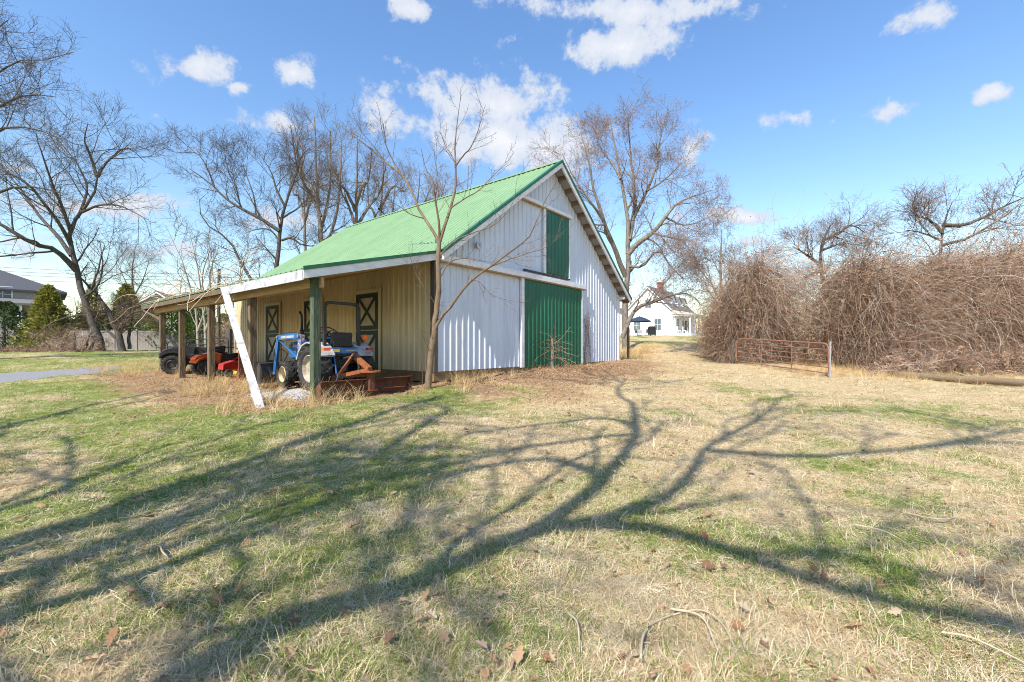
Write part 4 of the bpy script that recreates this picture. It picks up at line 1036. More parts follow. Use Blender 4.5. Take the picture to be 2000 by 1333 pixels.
# 8 big tree right of the barn
D = 33.0
tree('spreading_tree', 'tall spreading bare tree with reddish buds right of the barn', [
    (PL(D,(1222,690),(1222,600),(1226,500),(1228,450),(1222,400),(1212,345),(1200,285),(1190,225)), 0.281, 0.024),
    (PL(D,(1226,498),(1250,472),(1275,455),(1300,425),(1318,402),(1350,385),(1388,372)), 0.221, 0.018),
    (PL(D,(1228,470),(1238,420,1),(1240,370,1.5),(1232,310,2),(1226,225,2)), 0.204, 0.018),
    (PL(D,(1238,425,1),(1262,375,.5),(1280,330,0),(1290,270,0),(1300,240,0)), 0.145, 0.018),
    (PL(D,(1222,540),(1198,480,-1),(1178,430,-2),(1160,370,-2),(1149,312,-2),(1135,262,-2)), 0.204, 0.018),
    (PL(D,(1178,430,-2),(1150,390,-3),(1120,345,-3),(1098,300,-3)), 0.102, 0.018),
    (PL(D,(1275,455),(1300,462,-1),(1330,470,-1),(1358,500,-1)), 0.102, 0.018),
    (PL(D,(1300,425),(1335,440,1),(1370,432,1),(1392,420,1)), 0.093, 0.012),
    (PL(D,(1226,520),(1255,520,-1),(1285,490,-1.5),(1310,520,-2),(1335,545,-2)), 0.119, 0.018),
    (PL(D,(1212,350),(1196,320,1),(1172,290,2),(1160,250,2)), 0.102, 0.012), (PL(D,(1262,375),(1300,350,1),(1330,320,1),(1348,310,1)), 0.093, 0.012),
    (PL(D-4,(1215,660),(1240,606),(1275,590),(1300,580),(1335,573),(1352,578),(1369,596)), 0.170, 0.030),
    (PL(D-4,(1275,590),(1290,560),(1310,540),(1320,520)), 0.076, 0.012)],
    LV_FINE(3.0, 2.0, 1.2, .6, (8,6,6,4)), M['bark_grey'], M['twig_red'], 51, buds=(M['bud_red'], 9000, .075))
# 10, 11 right background trees
tree('vine_grown_tree', 'slim vine-wrapped bare tree left of the vine mounds', [
    (PL(30,(1408,690),(1408,600),(1407,540),(1409,450)), .18, .03), (PL(30,(1408,600),(1425,560),(1432,520)), .08, .02), (PL(30,(1408,590),(1390,555),(1382,520)), .08, .02)],
    LV_FINE(2.4,1.3,.8,.5,(9,7,5,4)), M['bark_grey'], M['twig_red'], 61)
tree('background_tree', 'grey bare tree with dark crooked limbs between the vine mounds', [
    (PL(34,(1620,690),(1618,600),(1606,540),(1602,500),(1612,460),(1622,440)), .3, .05),
    (PL(34,(1603,520),(1585,505),(1565,492),(1548,482)), .15, .03), (PL(34,(1608,470),(1640,455),(1662,440),(1690,455)), .12, .03), (PL(34,(1606,530),(1585,535),(1570,545)), .1, .03), (PL(34,(1604,490),(1630,480),(1660,470)), .1, .03)],
    LV_FINE(3.2,1.8,1.1,.6,(9,7,5,4)), M['bark_dark'], M['twig_grey'], 62)
tree('dead_tree', 'dark dead treetop standing above the right vine thicket', [
    (PL(22,(1835,690),(1836,560),(1838,480),(1845,430),(1860,395)), .16, .02), (PL(22,(1840,455),(1815,430),(1790,422),(1778,410)), .09, .02), (PL(22,(1842,440),(1880,440),(1920,425),(1960,405),(2010,380)), .1, .02), (PL(22,(1838,480),(1890,465),(1950,430),(1990,400)), .08, .02), (PL(22,(1838,470),(1800,455),(1770,450)), .06, .02)],
    LV_FINE(2.2,1.3,.8,.5,(7,6,4,3)), M['bark_dark'], M['twig_grey'], 63)
# distant wood line so that the horizon is closed behind everything
def wood_line():
    rng = np.random.RandomState(77); P = []
    for az in np.radians(np.linspace(-75, 75, 520)):
        r = rng.uniform(130, 175); x, y = r*math.sin(az), r*math.cos(az); h = rng.uniform(6, 14); z = gz(x, y)
        P.append([(x, y, z), (x+rng.normal()*.3, y, z+h*.5), (x+rng.normal()*.8, y, z+h)])
    P = np.array(P); R = np.tile([.28, .16, .03], (len(P), 1))
    a, ra = grow(rng, P, R, 9, 5, (2.5,5), (25,60), .5, .1, .05, .14, .15); b, rb = grow(rng, a, ra, 6, 4, (1,2.4), (25,60), .6, .1, .04, .14, .2); rb = np.maximum(rb, .02)
    V, Q, t = tubes([(P, R), (a, ra), (b, rb)], 3)
    tag(link('distant_wood', np_mesh('distant_wood', V, Q, True, t), M['twig_grey']), 'far bare wood line along the horizon', 'woodland', kind='stuff')
wood_line()

# trees behind the photographer whose shadows cross the lawn
def shadow_caster(pts):
    """limb through ground shadow pixels ((x, y), height)"""
    out = []
    k = 1/math.tan(SUN_EL)
    for (x, y), h in pts:
        g = gpx(x, y); out.append(np.array([g[0]+SUNH[0]*h*k, g[1]+SUNH[1]*h*k, g[2]+h]))
    return out
def shade_trees():
    A = np.array([-3.2,-2.1,gz(-3.2,-2.1)])
    trunk = shadow_caster([((330,1330),3.6),((680,1190),4.8),((1050,1035),6.4),((1180,930),8.0),((1245,850),9.8),((1235,790),11.5)])
    fork = trunk[2]
    lv = [dict(k=7, n=8, len=(1.6,4.2), ang=(25,62), rf=.5, rmax=.06, up=.03, w=.15, thick=True, fmin=.3, rmin=.03),
          dict(k=5, n=6, len=(.9,2.2), ang=(25,60), rf=.6, up=.03, w=.15, rmin=.016),
          dict(k=4, n=4, len=(.4,1.1), ang=(25,60), rf=.6, up=.03, w=.15, rmin=.008)]
    tree('lawn_tree', 'tall bare tree on the lawn behind the viewpoint, casting the long shadows', [
        ([A-[0,0,.2], A+[.0,.0,1.5]]+trunk, .135, .06),
        ([fork]+shadow_caster([((1250,1030),6.6),((1450,1090),7.3),((1700,1170),8.2),((2000,1240),9.2)]), .075, .04),
        ([fork]+shadow_caster([((1250,1000),7.2),((1345,935),8.6),((1375,880),9.6),((1480,820),11),((1520,780),12.5)]), .075, .04),
        (shadow_caster([((1375,880),9.6),((1550,893),10.2),((1750,880),10.8),((2000,838),11.6)]), .07, .04),
        (shadow_caster([((1180,930),8.0),((1060,900),8.6),((900,925),9.0),((720,985),9.4)]), .07, .04),
        (shadow_caster([((1245,850),9.8),((1100,865),10.2),((900,905),10.6),((780,930),11)]), .06, .035),
        (shadow_caster([((1240,830),10.2),((1150,820),10.8),((900,855),11.2),((650,935),11.4)]), .06, .035),
        (trunk[-1:]+shadow_caster([((1205,765),12.5),((1220,740),13.5)]), .06, .03)], lv, M['bark_grey'], M['twig_grey'], 71)
    Bp = np.array([-6.6,-1.6,gz(-6.6,-1.6)])
    s1 = shadow_caster([((0,1075),4.6),((250,985),6.2),((480,905),7.8),((690,830),9.8),((860,775),11.5)])
    s2 = shadow_caster([((0,1140),4.0),((200,1075),4.9),((420,990),6.2),((600,925),7.6),((760,880),9.2),((880,800),11.0)])
    s3 = shadow_caster([((0,1215),3.2),((200,1150),4.0),((400,1085),5.0),((540,1035),5.8)])
    s4 = shadow_caster([((0,1000),5.2),((120,955),6.2),((260,895),7.6)])
    s5 = shadow_caster([((0,840),7.0),((150,800),8.6),((330,762),10.5)])
    tree('lawn_tree', 'many-stemmed bare tree behind and left of the viewpoint', [
        ([Bp-[0,0,.2], Bp+[.05,.05,1.6]]+s1, .19, .06), ([Bp+[0,0,.2], Bp+[.3,.0,1.6]]+s2, .15, .05),
        ([Bp+[0,0,.2], Bp+[.6,.1,1.4]]+s3, .12, .045), ([Bp+[0,0,.3], Bp+[-.1,.2,2.0]]+s4, .13, .045), ([Bp+[0,0,.3], Bp+[-.5,.3,3.0]]+s5, .13, .04)],
        lv, M['bark_grey'], M['twig_grey'], 72)
shade_trees()

# ------------------------------------------------------------------ vine thickets, brush
def thicket(name, label, profile, depth, thick, n, seed, extra=0, cat='thicket'):
    """profile: photo outline [(x, ytop)] of the mound, at depth; strands arch over and hang to the ground"""
    rng = np.random.RandomState(seed)
    xs = np.array([p[0] for p in profile], float); ys = np.array([p[1] for p in profile], float)
    wx = (xs-CX)/F*depth; wz = CAMZ+(HY-ys)/F*depth
    c = np.array([wx.mean(), depth+thick/2, gz(wx.mean(), depth)])
    T = thing(name, label, cat, c)
    def strands(m, npt, spread, start, drop, mat, nm, r, wig):
        K = 22; cu = rng.uniform(.03, .97, K); cv = rng.uniform(-1, .6, K); ch = rng.uniform(start[0], start[1], K); wt = rng.dirichlet(np.ones(K)*1.6)
        pick = rng.choice(K, m, p=wt); loose = rng.rand(m) < .35; wspan = abs(wx[-1]-wx[0])
        u = np.where(loose, rng.uniform(0, 1, m), np.clip(cu[pick]+rng.normal(size=m)*.32/wspan, 0, 1)); x0 = wx[0]+(wx[-1]-wx[0])*u; zt = np.interp(x0, wx, wz)
        v = np.where(loose, rng.uniform(-1, 1, m), np.clip(cv[pick]+rng.normal(size=m)*.12, -1, 1)); y0 = depth+thick/2+v*thick/2*.75
        g0 = ground_z(x0, y0); ht = (zt-g0)*np.sqrt(np.clip(1-.75*v*v, .1, 1))
        z0 = g0+ht*np.where(loose, rng.uniform(*start, m), np.clip(ch[pick]+rng.normal(size=m)*.06, .05, 1.0))
        edge = (2*u-1)*np.abs(2*u-1)**4; dirn = np.stack([rng.normal(size=m)*.7-edge*.25, -np.abs(rng.normal(size=m))*.7-.1+(v > .3)*1.2, rng.uniform(-.3, .5, m)], 1)
        dirn /= np.linalg.norm(dirn, axis=1, keepdims=True)
        dropi = drop*rng.uniform(-.25, 2.0, m); L_ = np.maximum(.5, ht*rng.uniform(*spread, m)); pts = [np.stack([x0, y0, z0], 1)]; d = dirn
        for j in range(npt-1):
            d = d + rng.normal(size=d.shape)*wig; d[:, 2] -= dropi; d /= np.linalg.norm(d, axis=1, keepdims=True)
            p = pts[-1]+d*(L_/(npt-1))[:, None]; p[:, 2] = np.maximum(p[:, 2], ground_z(p[:, 0], p[:, 1])+.02); pts.append(p)
        P = np.stack(pts, 1)-c; R = (r[0]+(r[1]-r[0])*rng.rand(m, 1)**2.2)*np.linspace(1, .35, npt)[None]
        V, Q, t = tubes([(P, R)], 3); o = link(nm, np_mesh(nm, V, Q, True, t), mat, T); o['kind'] = 'stuff'
        return P, R
    strands(n, 9, (.25, .85), (.25, .96), .30, M['vine'], 'hanging_vines', (.004, .014), .24)
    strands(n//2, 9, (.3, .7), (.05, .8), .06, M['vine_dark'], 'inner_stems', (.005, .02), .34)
    strands(n//26, 6, (.3, .8), (.05, .5), -.04, M['vine'], 'straight_canes', (.006, .018), .07)
    P, R = strands(n//4, 8, (.3, .7), (.55, .98), .14, M['vine'], 'arching_canes', (.004, .014), .2)
    tw, rt = grow(rng, P, R, 5, 4, (.3,.8), (30,70), .5, .008, -.02, .2, .2); rt = np.maximum(rt, .004)
    V, Q, t = tubes([(tw, rt)], 3); link('twigs', np_mesh('twigs', V, Q, True, t), M['brush'], T)['kind'] = 'stuff'
    nl = n//2; ii = rng.randint(0, len(P), nl); c0 = P[ii, rng.randint(1, P.shape[1], nl)]+rng.normal(size=(nl, 3))*.25; d1 = rng.normal(size=(nl, 3))*.035; d2 = rng.normal(size=(nl, 3))*.035
    link('dead_leaves', np_mesh('dead_leaves', np.stack([c0, c0+d1, c0+d1+d2, c0+d2], 1).reshape(-1, 3), np.arange(4*nl).reshape(nl, 4), False, np.repeat(rng.rand(nl), 4)), M['dead_leaf_vine'], T)['kind'] = 'stuff'
    st = MB()
    for i in range(5):
        x = rng.uniform(wx.min()*.8+wx.max()*.2, wx.max()*.8+wx.min()*.2); y = depth+thick*.5; z = float(np.interp(x, wx, wz))
        st.tube([(x-c[0], y-c[1], -.2), (x-c[0]+rng.normal()*.2, y-c[1], (z-c[2])*.45), (x-c[0]+rng.normal()*.5, y-c[1], (z-c[2])*.85)], [.12, .09, .04], 7)
    st.build('stems', M['bark_dark'], T, smooth=True)
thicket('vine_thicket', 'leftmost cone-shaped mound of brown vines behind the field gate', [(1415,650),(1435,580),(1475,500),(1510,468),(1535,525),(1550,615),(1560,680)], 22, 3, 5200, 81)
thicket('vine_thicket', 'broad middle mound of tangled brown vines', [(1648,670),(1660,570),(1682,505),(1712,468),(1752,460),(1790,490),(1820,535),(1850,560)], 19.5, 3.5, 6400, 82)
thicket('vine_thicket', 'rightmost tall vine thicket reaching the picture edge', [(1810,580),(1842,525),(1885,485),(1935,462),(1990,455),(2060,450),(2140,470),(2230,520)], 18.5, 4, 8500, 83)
thicket('bramble', 'low reddish brambles at the foot of the right thicket', [(1720,712),(1770,692),(1830,680),(1900,686),(1980,678),(2080,686)], 16.6, 1.6, 800, 84, cat='bramble')
thicket('bramble', 'dim brown scrub filling the gap left of the vine mounds', [(1405,640),(1425,605),(1450,600),(1480,640)], 27, 3, 700, 85, cat='bramble')
thicket('brush_pile', 'low heap of cut brush in front of the left fence', [(-90,688),(-20,680),(50,683),(110,684),(165,688)], 31, 2.2, 1400, 86, cat='brush pile')
thicket('brush_pile', 'arching tangle of dead vines against the leaning tree', [(60,680),(95,655),(135,635),(170,640),(190,660)], 32, 1.6, 420, 87, cat='brush pile')
thicket('bramble', 'scrubby brush behind the far porch posts', [(400,640),(430,610),(470,600),(500,640)], 27, 3, 900, 88, cat='bramble')

def evergreen(name, label, x, ybase, ytop, depth, wpx, mat, n, seed, shape='cone', cat='evergreen', group=None):
    rng = np.random.RandomState(seed); p = px(x, ybase, depth); g = gz(p[0], p[1]); p[2] = g
    H = CAMZ+(HY-ytop)/F*depth-g; W_ = wpx/2/F*depth
    T = thing(name, label, cat, p, 0, group)
    h = rng.uniform(.02, 1, n)**(.85); a = rng.uniform(0, 6.283, n)
    R = W_*((1-h)**.75+.03) if shape == 'cone' else W_*np.sqrt(np.clip(1-(2*h-.9)**2*.8, .05, 1))
    R = R*(1+.22*np.sin(a*3+h*9)+.15*np.sin(a*7-h*17)); r = R*np.sqrt(rng.uniform(.25, 1, n))
    c = np.stack([r*np.cos(a), r*np.sin(a), h*H], 1)
    out = np.stack([np.cos(a), np.sin(a), rng.uniform(.1, 1.0, n)], 1)+rng.normal(size=(n,3))*.45; out /= np.linalg.norm(out, axis=1, keepdims=True)
    sd_ = np.cross(out, rng.normal(size=(n,3))); sd_ /= np.linalg.norm(sd_, axis=1, keepdims=True)
    s = rng.uniform(.6, 1.3, (n,1))*max(.10, W_*.13)
    V = np.stack([c-sd_*s*.32, c+out*s*.6-sd_*s*.22, c+out*s*1.2, c+sd_*s*.32], 1).reshape(-1, 3); Q = np.arange(4*n).reshape(n, 4)
    link('crown', np_mesh('crown', V, Q, False, np.repeat(rng.rand(n), 4)), mat, T)
    MB().tube([(0,0,-.1),(0,0,H*.5),(0,0,H*.9)], [.12, .08, .02], 7).build('trunk', M['bark_dark'], T)
evergreen('arborvitae', 'golden green conical evergreen before the left house', 95, 655, 560, 38, 84, M['evergreen_yellow'], 5200, 91)
evergreen('evergreen_shrub', 'dark rounded evergreen shrub at the far left edge', 8, 655, 590, 37, 62, M['evergreen_dark'], 3000, 92, 'round')
evergreen('spruce_tree', 'narrow dark spruce showing behind the leaning trunk', 180, 655, 556, 44, 56, M['evergreen_yellow'], 3800, 93)
evergreen('arborvitae', 'yellowish conifer left of the gabled house', 247, 655, 558, 44, 76, M['evergreen_yellow'], 4600, 94)
evergreen('evergreen_shrub', 'light green hedge shrub behind the far end of the fence', 205, 655, 608, 42, 90, M['evergreen'], 3000, 95, 'round')
evergreen('evergreen_shrub', 'bright green shrub seen between the far porch posts', 335, 655, 596, 41, 80, M['ivy'], 3600, 96, 'round')
evergreen('evergreen_shrub', 'bright leafy shrub behind the middle porch posts', 385, 655, 604, 40, 60, M['ivy'], 3000, 97, 'round')
evergreen('evergreen_shrub', 'sunlit ivy-green shrub right of the porch eave', 285, 655, 606, 42, 60, M['ivy'], 2600, 98, 'round')
evergreen('evergreen_shrub', 'dull olive shrub beside the utility post', 445, 655, 615, 40, 60, M['evergreen_yellow'], 2600, 99, 'round')
# ------------------------------------------------------------------ houses, fence, wires
def window(parent, c, w, h, axis='y', out=-1, mat=None, shutters=False, mun=True):
    """sash window centred at c on a wall whose outward normal is out*axis"""
    W_ = thing_part('window', parent); x, y, z = c
    def bx(du0, du1, dz0, dz1, d0, d1, nm, m):
        a, b = sorted((out*d0, out*d1))
        mb = MB()
        if axis == 'y': mb.box(x+du0, x+du1, y+a, y+b, z+dz0, z+dz1)
        else: mb.box(x+a, x+b, y+du0, y+du1, z+dz0, z+dz1)
        mb.build(nm, m, W_)
    t = .09
    bx(-w/2-t, w/2+t, h/2, h/2+t, .0, .06, 'frame', M['house_white']); bx(-w/2-t, w/2+t, -h/2-t, -h/2, .0, .09, 'sill', M['house_white'])
    bx(-w/2-t, -w/2, -h/2, h/2, .0, .06, 'frame', M['house_white']); bx(w/2, w/2+t, -h/2, h/2, .0, .06, 'frame', M['house_white'])
    bx(-w/2, w/2, .02, h/2, .005, .02, 'pane', M['glass']); bx(-w/2, w/2, -h/2, -.02, .005, .02, 'pane', M['glass'])
    bx(-w/2, w/2, -.02, .02, .005, .045, 'rail', M['house_white'])
    if mun: bx(-.02, .02, -h/2, h/2, .022, .035, 'muntin', M['house_white'])

def farmhouse():
    C0 = px(1350, 656, 63.0); C0[2] = gz(C0[0], C0[1])-.05
    H = thing('farmhouse', 'white gabled farmhouse with columned porch and brick chimney on the rise', 'house', C0, BARN_ROT)
    # local x = along u2 (away right), local y = along u1 (away left). gable end faces -x
    x0, x1, y0, y1 = 0.3, 11.0, 2.6, 10.4; e, r = 3.75, 7.6; ym = (y0+y1)/2
    MB().prism([(y0,-.3),(y1,-.3),(y1,e),(ym,r),(y0,e)], 'x', x0, x1).build('wall', M['house_white'], H)
    for sg in (-1, 1):
        yy = y0-.35 if sg < 0 else y1+.35; ze = e-.35*(r-e)/(ym-y0)
        ro = MB().prism([(ym, r+.20),(yy, ze+.20),(yy, ze+.06),(ym, r+.06)], 'x', x0-.35, x1+.3).build('roof', M['shingle_grey'], H)
        MB().prism([(ym, r+.05),(yy, ze+.05),(yy, ze-.14),(ym, r-.16)], 'x', x0-.34, x0-.28).build('barge_board', M['house_white'], H)
        if sg < 0:
            ch = MB().box(3.2,4.1,ym-1.05,ym-.35,r-1.6,r+1.05); ch.box(3.12,4.18,ym-1.13,ym-.27,r+.9,r+1.0); ch.build('chimney', M['brick'], ro)
            for xd in (3.0, 5.6, 8.2):                                    # dormers on the porch side
                yd, zd = y0+.9, e+.75; dm = thing_part('dormer', H)
                MB().prism([(xd-.75, zd-.4),(xd+.75, zd-.4),(xd+.75, zd+1.1),(xd, zd+1.75),(xd-.75, zd+1.1)], 'y', yd, yd+2.0).build('dormer_wall', M['house_white'], dm)
                MB().prism([(xd, zd+1.90),(xd+.95, zd+1.08),(xd+.95, zd+.98),(xd, zd+1.80)], 'y', yd-.15, yd+2.1).build('dormer_roof', M['shingle_grey'], dm); MB().prism([(xd, zd+1.90),(xd-.95, zd+1.08),(xd-.95, zd+.98),(xd, zd+1.80)], 'y', yd-.15, yd+2.1).build('dormer_roof', M['shingle_grey'], dm)
                MB().box(xd-.4, xd+.4, yd-.02, yd-.004, zd, zd+1.0).build('dormer_pane', M['glass'], dm)
    for (y, z, w, h) in ((5.0,1.75,1.0,1.7),(8.3,1.75,1.0,1.7),(6.5,5.0,.9,1.3)): window(H, (x0, y, z), w, h, 'x', -1)
    # left wing
    MB().prism([(10.42,-.3),(14.5,-.3),(14.5,2.9),(12.4,4.6),(10.42,2.9)], 'x', 1.2, 7.5).build('wing_wall', M['house_white'], H)
    MB().prism([(12.45,4.85),(10.2,2.95),(10.2,2.82),(12.45,4.68),(14.7,2.82),(14.7,2.95)], 'x', 1.0, 7.7).build('wing_roof', M['shingle_grey'], H)
    window(H, (1.2, 12.4, 1.7), .9, 1.6, 'x', -1)
    # porch along the y0 side and round the near corner
    MB().box(-.05, 9.5, 0, 2.58, -.35, .35).build('porch_floor', M['house_white'], H)
    MB().box(-.35, 9.8, -.3, 2.6, 2.98, 3.2).build('porch_lintel', M['house_white'], H)
    MB().add([(-.5,-.45,3.21),(9.95,-.45,3.21),(9.95,2.6,3.85),(-.5,2.6,3.85),(-.5,-.45,3.16),(9.95,-.45,3.16),(9.95,2.6,3.2),(-.5,2.6,3.2)], [(0,1,2,3),(4,7,6,5),(0,4,5,1),(2,6,7,3),(0,3,7,4),(1,5,6,2)]).build('porch_roof', M['house_cream'], H)
    for x in (.12, 2.4, 4.7, 7.0, 9.3):
        c = MB().lathe([(0,.17),(.12,.17),(.14,.13),(2.45,.115),(2.48,.16),(2.62,.16)], (x, .2, .35), 'z', 12); c.build('column', M['house_white'], H)
    MB().lathe([(0,.17),(.12,.17),(.14,.13),(2.45,.115),(2.48,.16),(2.62,.16)], (.12, 2.4, .35), 'z', 12).build('column', M['house_white'], H)
    for x in (2.2, 4.6, 7.0): window(H, (x, y0, 1.75), .9, 1.7, 'y', -1)
    MB().box(5.5, 6.4, y0-.05, y0-.01, .36, 2.5).build('front_door', M['dark_wood'], H)
    for i in range(2): MB().box(9.52+i*.3, 9.82+i*.3, .6, 2.0, -.35, .2-.2*i).build('step', M['concrete'], H)
    def W(x, y, z): return C0 + x*U2 + y*U1 + np.array([0,0,z])
    for i, (x, y) in enumerate(((1.2,1.3),(2.1,.9),(.7,2.0))):
        p = W(x, y, .35); c = thing('porch_chair', ('white porch chair nearest the column on the farmhouse porch','white porch chair farther along the farmhouse porch','white porch chair against the farmhouse wall')[i], 'chair', p, BARN_ROT+.4*i, 'farmhouse porch chairs')
        MB().box(-.27,.27,-.25,.25,.40,.45).build('seat', M['house_white'], c); MB().box(-.27,.27,.22,.27,.45,1.05).build('backrest', M['house_white'], c)
        for sx in (-.24,.24):
            for sy in (-.22,.22): MB().box(sx-.03,sx+.03,sy-.03,sy+.03,0,.40).build('leg', M['house_white'], c)
    # patio: umbrella, table, chairs, grill
    p = px(1249, 656, 60.5); p[2] = gz(p[0], p[1])
    um = thing('patio_umbrella', 'navy patio umbrella open beside the white farmhouse', 'umbrella', p)
    cv = MB(); n = 8; R = 1.65
    ring = [(R*math.cos(2*math.pi*k/n), R*math.sin(2*math.pi*k/n), 2.05) for k in range(n)]; mid = [(R*.55*math.cos(2*math.pi*k/n), R*.55*math.sin(2*math.pi*k/n), 2.42) for k in range(n)]
    low = [(x, y, z-.12) for x, y, z in ring]
    cv.add([(0,0,2.72)]+mid+ring+low, [(0,1+k,1+(k+1)%n) for k in range(n)]+[(1+k,9+k,9+(k+1)%n,1+(k+1)%n) for k in range(n)]+[(9+k,17+k,17+(k+1)%n,9+(k+1)%n) for k in range(n)])
    cv.build('canopy', M['navy'], um); MB().tube([(0,0,0),(0,0,2.8)], .025, 8).build('pole', M['steel_dark'], um); MB().lathe([(0,.01),(0,.25),(.08,.22),(.1,.03)], (0,0,0), 'z', 14).build('base', M['steel_dark'], um)
    tb = thing('patio_table', 'round patio table under the navy umbrella', 'table', p)
    MB().lathe([(.70,.04),(.70,.62),(.73,.62),(.73,.04)], (0,0,0), 'z', 20).build('table_top', M['galvanised'], tb)
    for a in range(4): MB().tube([(.45*math.cos(a*1.57+.4),.45*math.sin(a*1.57+.4),0),(.4*math.cos(a*1.57+.4),.4*math.sin(a*1.57+.4),.70)], .02, 6).build('leg', M['steel_dark'], tb)
    for i, a in enumerate((.3, 1.6, 3.0, 4.4)):
        q = p+1.05*np.array([math.cos(a), math.sin(a), 0]); q[2] = gz(q[0], q[1])
        c = thing('patio_chair', 'grey metal patio chair ' + ('right of','behind','left of','in front of')[i] + ' the umbrella table', 'chair', q, a-math.pi/2, 'patio chairs')
        MB().box(-.24,.24,-.22,.22,.40,.44).build('seat', M['galvanised'], c); MB().box(-.24,.24,.20,.24,.44,.90).build('backrest', M['galvanised'], c)
        for sx in (-.21,.21):
            for sy in (-.19,.19): MB().box(sx-.015,sx+.015,sy-.015,sy+.015,0,.40).build('leg', M['steel_dark'], c)
    q = px(1273, 656, 60.0); q[2] = gz(q[0], q[1])
    g = thing('grill', 'black covered grill between the umbrella and the window', 'grill', q, .4)
    MB().prism([(-.45,.85),(.45,.85),(.47,1.05),(.30,1.30),(-.30,1.30),(-.47,1.05)], 'y', -.3,.3).build('lid', M['black_paint'], g, bevel=.03); MB().box(-.5,.5,-.28,.28,.12,.84).build('cabinet', M['black_paint'], g)
    for sx in (-.42,.42): MB().lathe([(-.03,.02),(-.03,.09),(.03,.09),(.03,.02)], (sx,-.2,.09), 'x', 12).build('wheel', M['rubber'], g)
farmhouse()

def left_house():
    D = 47.0; c = px(40, 650, D); c[2] = gz(c[0], c[1])-.3
    H = thing('neighbour_house', 'grey sided house with dark hip roof behind the left fence', 'house', c, math.radians(47))
    L_ = lambda x: (x-40)/27.0; Z = lambda y: CAMZ+(HY-y)/F*D-c[2]
    xr, e, r = L_(122), Z(566), Z(517); xl = xr-13
    MB().box(xl, xr, .5, 9.5, 0, e).build('wall', M['house_tan'], H)
    for i in range(int((e-.2)/.22)): MB().box(xl+.01, xr+.012, .47, .499, .1+i*.22, .1+i*.22+.19).build('siding_board', M['house_tan'], H)
    MB().add([(xl-.5,0,e),(xr+.5,0,e),(xr+.5,10,e),(xl-.5,10,e),(xl+4,5,r),(xr-5.2,5,r),(xl-.5,0,e-.2),(xr+.5,0,e-.2),(xr+.5,10,e-.2),(xl-.5,10,e-.2)],
             [(0,1,5,4),(1,2,5),(2,3,4,5),(3,0,4),(0,6,7,1),(1,7,8,2),(2,8,9,3),(3,9,6,0),(6,9,8,7)]).build('roof', M['shingle'], H)
    MB().cyl((xr-6,3,e+1),(xr-6,3,r-.2),.06,8).build('vent_pipe', M['steel'], H)
    window(H, (L_(6), .47, Z(576)), 1.2, 1.5, 'y', -1)
    # low porch with stone pier
    MB().add([(L_(-40),-3.2,Z(596)),(L_(72),-3.2,Z(596)),(L_(64),.46,Z(583)),(L_(-40),.46,Z(583)),(L_(-40),-3.2,Z(600)),(L_(72),-3.2,Z(600)),(L_(64),.46,Z(589)),(L_(-40),.46,Z(589))],
             [(0,1,2,3),(4,7,6,5),(0,4,5,1),(1,5,6,2),(2,6,7,3),(3,7,4,0)]).build('porch_roof', M['shingle_grey'], H)
    MB().box(L_(36),L_(45),-3.0,-2.5,0,Z(600)).build('porch_column', M['house_white'], H)
    MB().box(L_(48),L_(122)+.02,-.3,.46,0,Z(584)).build('stone_wall', M['stone'], H)
    MB().box(L_(16),L_(33),.42,.46,.3,2.4).build('door', M['dark_wood'], H)
left_house()
def far_house(x, yb, ytop, w, D, label, depth=9):
    c = px(x, yb, D); c[2] = gz(c[0], c[1])-.2; H = thing('far_house', label, 'house', c, math.radians(24), 'houses beyond the fence')
    W_ = w/2/F*D; r = CAMZ+(HY-ytop)/F*D-c[2]; e = r-W_*.72
    MB().prism([(-W_,0),(W_,0),(W_,e),(0,r),(-W_,e)], 'y', 0, depth).build('wall', M['house_cream'], H)
    for sg in (-1, 1):
        MB().prism([(0,r+.25),(sg*(W_+.4),e-.10),(sg*(W_+.4),e-.25),(0,r+.08)], 'y', -.45, depth+.4).build('roof', M['shingle_grey'], H)
        MB().prism([(0,r+.10),(sg*(W_+.38),e-.23),(sg*(W_+.38),e-.48),(0,r-.15)], 'y', -.50, -.46).build('barge_board', M['house_white'], H)
    window(H, (0,0,e*.62), 1.1, 1.5, 'y', -1)
far_house(308, 655, 572, 80, 66, 'cream gabled house showing above the sagging porch eave')
far_house(366, 655, 574, 44, 74, 'second smaller gabled house right of the cream one')

